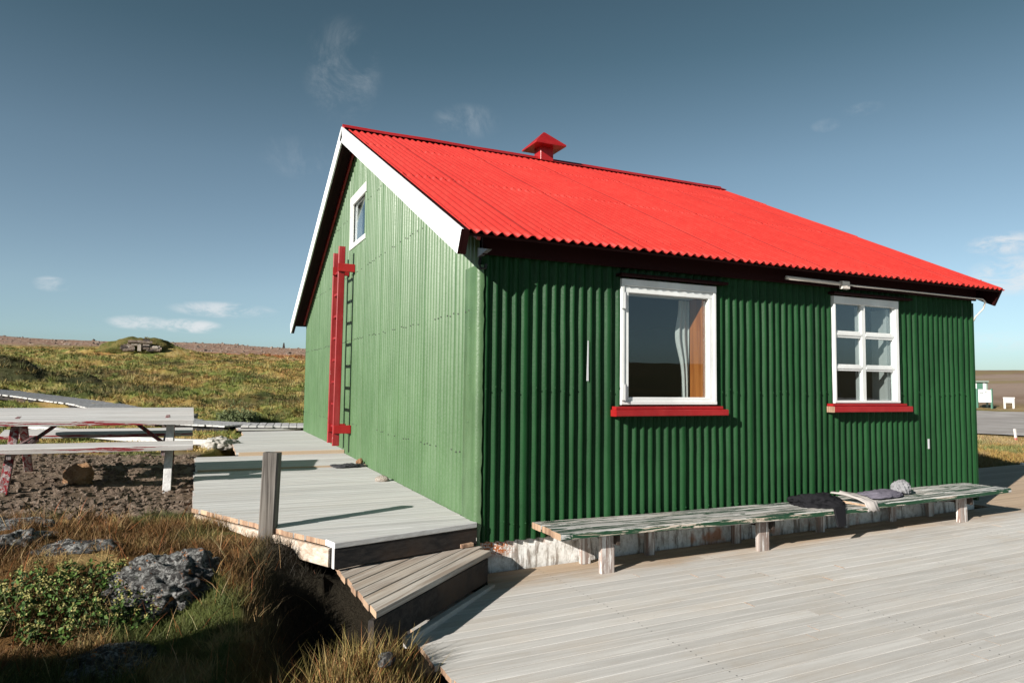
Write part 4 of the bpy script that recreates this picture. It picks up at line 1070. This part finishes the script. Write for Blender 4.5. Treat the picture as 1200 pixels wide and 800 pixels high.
# ------------------------------------------------------------------ benches along the wall
def bench(xa, xb, za, zb, yf, yb, legs, label, name='bench', thick=.055):
    root = thing(name, ((xa+xb)/2, (yf+yb)/2, -.22), label, 'bench', 'benches along the green front wall')
    n = 3; w = (yb-yf)/n
    for k in range(n):
        mb = MB(); yc = yf+w*(k+.5)
        mb.plank((xa+random.uniform(-.01, .01), yc, za-thick/2+(.0 if k else -.002)), (xb+random.uniform(-.04, .03)-(.02*k), yc, zb-thick/2), w-.006, thick, mat=M['bench'], bev=.009, seg=.25, jit=.003, end=M['wood_end'])
        if k == 0: mb.plank((xa+.10, yf-.0015, za-thick/2-.002), (xb-.1, yf-.0015, zb-thick/2-.002), .006, thick*.72, mat=M['bench_edge'], bev=.002, seg=.3, jit=.001)
        mb.build('seat_board', root)
    for (lx, lt) in legs:
        zt = za+(zb-za)*(lx-xa)/(xb-xa)-thick-.002; zb_ = deck_z(lx)
        if lt: mb = MB(); mb.plank((lx, yf+.14, zb_), (lx, yf+.14, zt), .135, .05, up=(0, 1, 0), mat=M['bench_leg'], bev=.006, seg=.2); mb.build('leg', root)
        mb = MB(); mb.plank((lx-.01, yb-.05, zb_), (lx-.01, yb-.05, zt), .10, .05, up=(0, 1, 0), mat=M['bench_leg'], bev=.006, seg=.2); mb.build('leg', root)
        if lt: mb = MB(); mb.plank((lx+.072, yf+.06, zt-.05), (lx+.072, yb-.03, zt-.05), .03, .09, mat=M['wood_dark'], bev=.004); mb.build('bearer', root)
    return root
bench(.513, 4.24, .155, .152, -.605, -.065, ((1.035, 1), (2.82, 1), (1.75, 0), (4.0, 0)), 'longer peeling green and white plank bench starting nearest the house corner')
bench(4.14, 6.62, .172, .218, -.600, -.030, ((5.87, 1), (4.42, 0), (5.2, 0)), 'shorter peeling plank bench reaching past the right end of the wall', thick=.05)

def cloth(name, c, size, seed, mat, label, cat, amp=.5, rough=.25, rotz=0):
    o = rock_mesh(name, c, size, seed, mat, 5, amp, rough*.4, rotz, flat=.12)
    for v in o.data.vertices:
        p = v.co; w = mnoise.noise(p*7+Vector((seed, 0, 0)))*1.6
        k = .5*abs(math.sin(p.x*19+p.y*9+w*3))+.5*abs(math.sin(p.x*11-p.y*23+w*4))
        v.co.z += (k-.55)*.30*size[2]*(1 if p.z > 0 else .2); v.co.x *= 1+.05*w
    return tag(o, label, cat)
o = cloth('jacket', (3.76, -.33, .172), (.28, .18, .10), 31, M['black_cloth'], 'black garment heaped on the bench beside grey scarf', 'jacket')
mb = MB(); mb.plank((3.70, -.615, .185), (3.72, -.63, -.01), .16, .025, up=(0, -1, 0), mat=M['black_cloth'], bev=.01, seg=.05, jit=.008, taper=.75); 
sl = mb.build('sleeve', None); sl.parent = o; sl.location = -Vector(o.location)
def scarf():
    mb = MB(); path = [(3.98, -.36, .26), (4.10, -.42, .235), (4.17, -.52, .21), (4.20, -.60, .178), (4.21, -.622, .10)]
    V = []; F = []
    for i, p in enumerate(path):
        for k in range(9):
            u = k/8-.5; V.append((p[0]+u*.17, p[1]+abs(u)*.04, p[2]+.012*math.sin(k*2.4+i)+.01))
    for i in range(len(path)-1):
        for k in range(8): F.append((i*9+k, i*9+k+1, (i+1)*9+k+1, (i+1)*9+k))
    mb.add(V, F, M['grey_cloth'], .5); o = mb.build('scarf', None, loc=(4.1, -.4, .2), smooth=True); s = o.modifiers.new('t', 'SOLIDIFY'); s.thickness = .015
    tag(o, 'pale grey scarf hanging over the bench edge beside black garment', 'scarf')
scarf()
cloth('folded_cloth', (4.68, -.31, .20), (.34, .15, .055), 33, M['purple_cloth'], 'flat grey purple cloth lying on the shorter bench', 'cloth', amp=.25, rough=.15)
def hat():
    import bmesh
    o = rock_mesh('knit_hat', (5.06, -.30, .258), (.105, .10, .085), 35, M['knit'], 5, .12, .10, 0, .5)
    for v in o.data.vertices:
        a = math.atan2(v.co.y, v.co.x); v.co *= 1+.10*math.sin(a*11+v.co.z*40)+.05*math.sin(v.co.z*120+a*7)
    tag(o, 'grey and white fluffy knitted hat on the shorter bench', 'hat')
hat()
# rubber scrap on the ramp by the wall
cloth('rubber_scrap', (-.30, 4.02, .238), (.24, .10, .035), 41, M['rubber'], 'crumpled black rubber scrap lying on the ramp by the gable', 'scrap', amp=.4, rough=.3)

# ------------------------------------------------------------------ picnic table
def build_table():
    root = thing('picnic_table', (-3.2, 3.6, .15), 'worn white and red wooden picnic table with attached benches on gravel', 'picnic table')
    X0, X1 = -4.32, -2.25
    # table top: boards follow its slight tilt
    y0, z0, y1, z1 = 3.30, .930, 4.16, 1.045
    up = Vector((0, -(z1-z0), y1-y0)).normalized(); n = 3; mb = MB()
    for k in range(n):
        f = (k+.5)/n; yc = y0+(y1-y0)*f; zc = z0+(z1-z0)*f
        mb.plank((X0, yc, zc-.03), (X1+random.uniform(-.006, .006), yc, zc-.03), (y1-y0)/n-.004, .052, up=up, mat=M['table'], bev=.006, seg=.4, jit=.0015)
    mb.plank((X0+.002, y0-.0005, z0-.034), (X1-.003, y0-.0005, z0-.034), .008, .05, mat=M['table_edge'], bev=.002, seg=.4)
    mb.build('table_top', root)
    def seat(ya, za, yb, zb, t):
        mb = MB(); up = Vector((0, -(zb-za), yb-ya)).normalized()
        mb.plank((X0, (ya+yb)/2, (za+zb)/2-t/2), (X1, (ya+yb)/2, (za+zb)/2-t/2), yb-ya, t, up=up, mat=M['table'], bev=.006, seg=.4, jit=.0015)
        mb.plank((X0+.002, ya-.0005, za-t*.55), (X1-.003, ya-.0005, za-t*.55), .008, t*.85, mat=M['table_edge'], bev=.002, seg=.4); mb.build('seat', root)
    seat(3.00, .660, 3.30, .685, .06); seat(4.28, .712, 4.56, .765, .045)
    for xt, sd in ((-2.50, 1), (-4.03, -1)):
        pale = M['leg_pale'] if sd == 1 else M['table_leg']
        gz0 = float(terrain(np.array([xt]), np.array([3.02]))[0]); gz1 = float(terrain(np.array([xt]), np.array([4.45]))[0])
        mb = MB(); mb.plank((xt+(0 if sd == 1 else .02), 3.02, gz0-.03), (xt, 3.62, .925), .085, .045, up=(0, -1, .6), mat=pale, bev=.005); mb.build('leg', root)
        mb = MB(); mb.plank((xt, 4.45, gz1-.03), (xt, 3.86, .955), .085, .045, up=(0, 1, .6), mat=M['table_leg'], bev=.005); mb.build('leg', root)
        mb = MB(); mb.plank((xt-.055*sd, 3.02, .595), (xt-.055*sd, 4.5, .665), .04, .10, mat=M['table_leg'], bev=.005); mb.build('crossbar', root)
        mb = MB(); mb.plank((xt-.03*sd, 3.45, .915), (xt-.03*sd, 4.1, .985), .05, .07, mat=M['table_leg'], bev=.005); mb.build('top_bearer', root)
        mb = MB(); mb.plank((xt-.06*sd, 3.74, .62), (xt-.46*sd, 3.74, .945), .07, .04, up=(0, 0, 1), mat=M['table_brace'], bev=.005); mb.build('brace', root)
build_table()

# ------------------------------------------------------------------ far things, left: turf hut
def build_turf_hut():
    cx, cy = -6.15, 61.0; zc = float(terrain(np.array([cx]), np.array([cy]))[0])
    root = thing('turf_hut', (cx, cy, zc), 'small turf hut with a stone doorway on the far moor', 'hut')
    f = Vector((CC[0]-cx, CC[1]-cy, 0)).normalized(); r = Vector((-f.y, f.x, 0)) if (Vector((-f.y, f.x, 0)).dot(Vector(CR)) > 0) else Vector((f.y, -f.x, 0))
    c = Vector((cx, cy, zc))
    import bmesh
    mbm = rock_mesh('turf_mound', c, (3.0, 2.2, 1.25), 51, M['turf'], 5, .18, .07, 0, .2); mbm.parent = root; mbm.location = (-f)*1.6
    mb = MB()
    for k in range(95):
        a = random.uniform(-1.35, 1.35); h = random.uniform(-.1, .85)*(1-abs(a)/1.9)
        if abs(a+.1) < .33 and h < .8: continue
        p = c+r*a+f*(.9-.12*abs(a)-h*.25)+Vector((0, 0, h)); s_ = random.uniform(.10, .24)
        mb.plank(p-r*s_, p+r*s_, s_*1.3, s_*1.1, mat=random.choice([M['scree'], M['stone'], M['dark_stone']]), bev=.07, seg=.1, jit=.03)
    mb.plank(c-r*.95+f*.70+Vector((0, 0, .62)), c+r*.85+f*.70+Vector((0, 0, .66)), .5, .26, mat=M['scree'], bev=.07, seg=.2, jit=.05)
    mb.build('stone_front', root)
    mb = MB(); mb.plank(c+f*.95+r*-.1+Vector((0, 0, -.1)), c+f*.78+r*-.1+Vector((0, 0, .80)), .26, .06, up=f, mat=M['stone'], bev=.01); mb.build('door', root)
    mb = MB(); mb.plank(c+f*.9+r*.40+Vector((0, 0, .05)), c+f*.72+r*.40+Vector((0, 0, .95)), .5, .05, up=f, mat=M['dark_stone'], bev=.01); mb.build('dark_opening', root)
mt, t, b, pos, _ = material('turf')
n1 = t.noise(pos, 1.4, 5, .65); n2 = t.noise(pos, 6, 5, .7)
setb(t, b, t.mix(t.ramp(n2, .35, .65), t.mix(t.ramp(n1, .4, .6), (.06, .075, .02), (.15, .115, .04)), (.11, .10, .035)), .95, t.bump(n2, .9, .15), .1); M['turf'] = mt
build_turf_hut()
def cairn():
    d = 168; th = math.radians(-18.1); x = CC[0]+d*(math.cos(th)*FH[0]+math.sin(th)*RH[0]); y = CC[1]+d*(math.cos(th)*FH[1]+math.sin(th)*RH[1]); z = float(terrain(np.array([x]), np.array([y]))[0])
    mb = MB()
    for k in range(7): mb.plank((x-.3+.03*k, y, z+.1+k*.2), (x+.3-.03*k, y, z+.12+k*.2), .4, .2, mat=M['dark_stone'], bev=.05)
    tag(mb.build('cairn', None, loc=(x, y, z)), 'tiny dark stone cairn on the left skyline', 'cairn')
cairn()

# ------------------------------------------------------------------ far things, right: shed, notice boards, markers
def at_px(x, y, depth):
    d = Vector(CF)+Vector(CR)*((x-600)/FPX)-Vector(CU)*((y-400)/FPX); return Vector(CC)+d*depth
def gz(p): return float(terrain(np.array([p[0]]), np.array([p[1]]))[0])
AXR = Vector((CR[0], CR[1], 0)).normalized(); AXF = Vector((FH[0], FH[1], 0))
def far_right():
    D = 56.0; S = D/FPX
    base = at_px(1147, 480, D)
    def P(px, up, f=0.0): return Vector((base.x, base.y, 0))+AXR*((px-1147)*S)+AXF*f+Vector((0, 0, up))
    g = gz(base)
    # dark green shed, mostly behind the house corner
    c = P(1136, g, 1.4); root = thing('shed', c, 'dark green shed beyond the gravel road behind the notice board', 'shed')
    mb = MB(); a0 = P(1128, g+1.25, 2.0); a1 = P(1147.5, g+1.25, 2.0)
    mb.plank(a0, a1, 1.2, 1.9, mat=M['shed_green'], bev=.02); mb.build('wall', root)
    mb = MB(); mb.plank(P(1127, g+2.25, 2.0), P(1148, g+2.25, 2.0), 1.5, .12, mat=M['shed_green'], bev=.02); mb.build('roof', root)
    for (px, zz) in ((1141.5, 2.26), (1139.6, 1.70)):
        mb = MB(); mb.plank(P(px-1, g+zz, 1.36), P(px+1.2, g+zz+.05, 1.36), .03, .12, mat=M['sign_white']); mb.build('white_plate', root)
    # roofed board behind the white one
    root = thing('notice_board', P(1157, g, .9), 'pale roofed green notice board standing behind the white panel', 'notice board')
    mb = MB(); mb.plank(P(1149, g+2.1, .9), P(1166.5, g+2.1, .9), .5, .1, mat=M['post_grey'], bev=.02); mb.build('roof', root)
    mb = MB(); mb.plank(P(1150, g+1.35, .9), P(1164.5, g+1.35, .9), .06, 1.35, mat=M['sign_white'], bev=.01); mb.build('panel', root)
    mb = MB(); mb.plank(P(1153.8, g+1.75, .86), P(1161, g+1.75, .86), .03, .55, mat=M['sign_green'], bev=.01); mb.build('poster', root)
    for px in (1149.3, 1166):
        mb = MB(); mb.plank(P(px, g-.1, .9), P(px, g+2.05, .9), .12, .12, up=(0, 1, 0), mat=M['post_grey']); mb.build('post', root)
    # white panel on green posts
    root = thing('notice_board', P(1154, g, 0), 'large white information panel on green posts beside the road', 'notice board')
    mb = MB(); mb.plank(P(1146.5, g+.92, 0), P(1161.8, g+.92, 0), .06, .98, mat=M['sign_white'], bev=.01)
    for row, (zz, xs) in enumerate(((1.16, ((1148, 1149.3), (1149.7, 1150.6), (1151, 1152.6))), (1.24, ((1154.5, 1156.5),)))):
        for (xa, xb) in xs: mb.plank(P(xa, g+zz, -.04), P(xb, g+zz, -.04), .012, .10, mat=M['sign_ink'], bev=.002)
    mb.build('panel', root)
    for px in (1145.6, 1162.6):
        mb = MB(); mb.plank(P(px, g-.1, 0), P(px, g+1.52, 0), .12, .12, up=(0, 1, 0), mat=M['sign_green']); mb.build('post', root)
    root = thing('notice_board', P(1176, g, -.6), 'low white sign on two white posts right of the information panel', 'notice board')
    mb = MB(); mb.plank(P(1172, g+.60, -.6), P(1181, g+.60, -.6), .06, .36, mat=M['sign_white'], bev=.01); mb.build('panel', root)
    mb = MB(); mb.plank(P(1170, g+.82, -.6), P(1183, g+.82, -.6), .10, .07, mat=M['sign_white'], bev=.01); mb.build('top_rail', root)
    for px in (1171.5, 1181.8):
        mb = MB(); mb.plank(P(px, g-.1, -.6), P(px, g+.80, -.6), .11, .10, up=(0, 1, 0), mat=M['sign_white']); mb.build('post', root)
far_right()
def marker(px, py, D, h, lean, mats, label):
    p = at_px(px, py, D); z = gz(p); root = thing('marker_post', (p.x, p.y, z), label, 'marker post')
    mb = MB(); top = Vector((p.x, p.y, z))+AXR*lean+Vector((0, 0, h)); b_ = Vector((p.x, p.y, z-.05)); mid = b_.lerp(top, .45)
    mb.plank(b_, mid, .07, .05, up=(0, 1, 0), mat=mats[0], seg=.2); mb.build('post', root)
    mb = MB(); mb.plank(mid, top, .07, .05, up=(0, 1, 0), mat=mats[1], seg=.2); mb.build('band', root)
marker(1191.5, 521, 22, .45, -.05, (M['marker_red'], M['marker_white']), 'leaning red and white marker post in the dry grass')
marker(1198.5, 553, 13.2, .22, .0, (M['marker_white'], M['marker_white']), 'short white marker post at the right edge behind the deck')

# ------------------------------------------------------------------ sky
def build_world():
    w = bpy.data.worlds.new('World'); sc.world = w; w.use_nodes = True
    t = NT(w.node_tree); t.n.clear()
    out = t.new('ShaderNodeOutputWorld'); bg = t.new('ShaderNodeBackground'); t.l.new(bg.outputs[0], out.inputs[0])
    sky = t.new('ShaderNodeTexSky'); sky.sky_type = 'NISHITA'; sky.sun_disc = False
    sky.sun_elevation = rad(SUN_EL); sky.sun_rotation = rad(SUN_AZ); sky.altitude = 0; sky.air_density = .75; sky.dust_density = .25; sky.ozone_density = 1.6
    c = t.mix(1.0, sky.outputs[0], (.80, .94, .96), 'MULTIPLY')
    hs_ = t.new('ShaderNodeHueSaturation'); hs_.inputs['Saturation'].default_value = .72; t.put(hs_.inputs['Color'], c); c = hs_.outputs[0]
    ev = t.new('ShaderNodeSeparateXYZ'); t.put(ev.inputs[0], t.new('ShaderNodeTexCoord').outputs['Generated'])
    rp_ = t.new('ShaderNodeValToRGB'); t.put(rp_.inputs[0], ev.outputs[2]); e_ = rp_.color_ramp.elements
    e_[0].position = 0.0; e_[0].color = (.52, .53, .53, 1); e_[1].position = 1.0; e_[1].color = (.20, .30, .29, 1)
    for p_, c_ in ((.06, (.78, .83, .82)), (.12, (.83, .88, .85)), (.29, (.67, .78, .745)), (.43, (.42, .57, .535)), (.62, (.28, .40, .38))):
        q_ = e_.new(p_); q_.color = (*c_, 1)
    c = t.vmath('SCALE', t.mix(1.0, c, rp_.outputs[0], 'MULTIPLY')); c.node.inputs['Scale'].default_value = 1.45
    # small fair-weather clouds: soft ellipses in direction space broken up by noise
    d = t.new('ShaderNodeTexCoord').outputs['Generated']
    sp = t.new('ShaderNodeSeparateXYZ'); t.put(sp.inputs[0], d)
    azm = t.math('ARCTAN2', sp.outputs[0], sp.outputs[1]); elv = t.math('ARCSINE', sp.outputs[2])
    nz = t.noise(t.mapping(d, (1, 1, 2.6)), 22, 8, .66, .6); nf = t.noise(t.mapping(d, (1, 1, 1.0), (.3, .5, .2)), 13, 9, .70, .7)
    total = None
    for (px, py, rx, ry, amt, wisp) in ((165, 378, 40, 9, .75, 0), (222, 382, 40, 9, .85, 0), (262, 363, 62, 10, .7, 0), (60, 333, 22, 9, .5, 0), (1190, 322, 60, 22, .8, 0), (1185, 285, 55, 13, .8, 0),
                                        (1170, 400, 60, 12, .3, 0), (402, 85, 46, 62, .34, 1), (350, 185, 50, 26, .20, 1), (548, 143, 42, 22, .32, 1), (1012, 128, 26, 8, .35, 1), (968, 147, 18, 8, .3, 1)):
        v = (Vector(CF)+Vector(CR)*((px-600)/FPX)-Vector(CU)*((py-400)/FPX)).normalized()
        a0 = math.atan2(v.x, v.y); e0 = math.asin(v.z)
        k = 1/FPX*(1/(1+((px-600)/FPX)**2))
        u = t.math('DIVIDE', t.math('SUBTRACT', azm, a0), rx*k*1.15); q = t.math('DIVIDE', t.math('SUBTRACT', elv, e0), ry/FPX*1.0)
        r2 = t.math('ADD', t.math('MULTIPLY', u, u), t.math('MULTIPLY', q, q))
        fall = t.math('SUBTRACT', 1.0, r2, clamp=True)
        n_ = nf if wisp else nz
        mk = t.math('MULTIPLY', t.math('MULTIPLY', t.ramp(n_, *((.42, .80) if wisp else (.36, .66))), t.ramp(fall, 0, .9)), amt*(.62 if wisp else .95), clamp=True)
        total = mk if total is None else t.math('MAXIMUM', total, mk)
    c = t.mix(total, c, CLOUD)
    t.put(bg.inputs[0], c); bg.inputs[1].default_value = SKY_STRENGTH
CLOUD = (9.0, 9.2, 9.4)
build_world()
for o in bpy.data.objects:
    if '_o' in o: del o['_o']
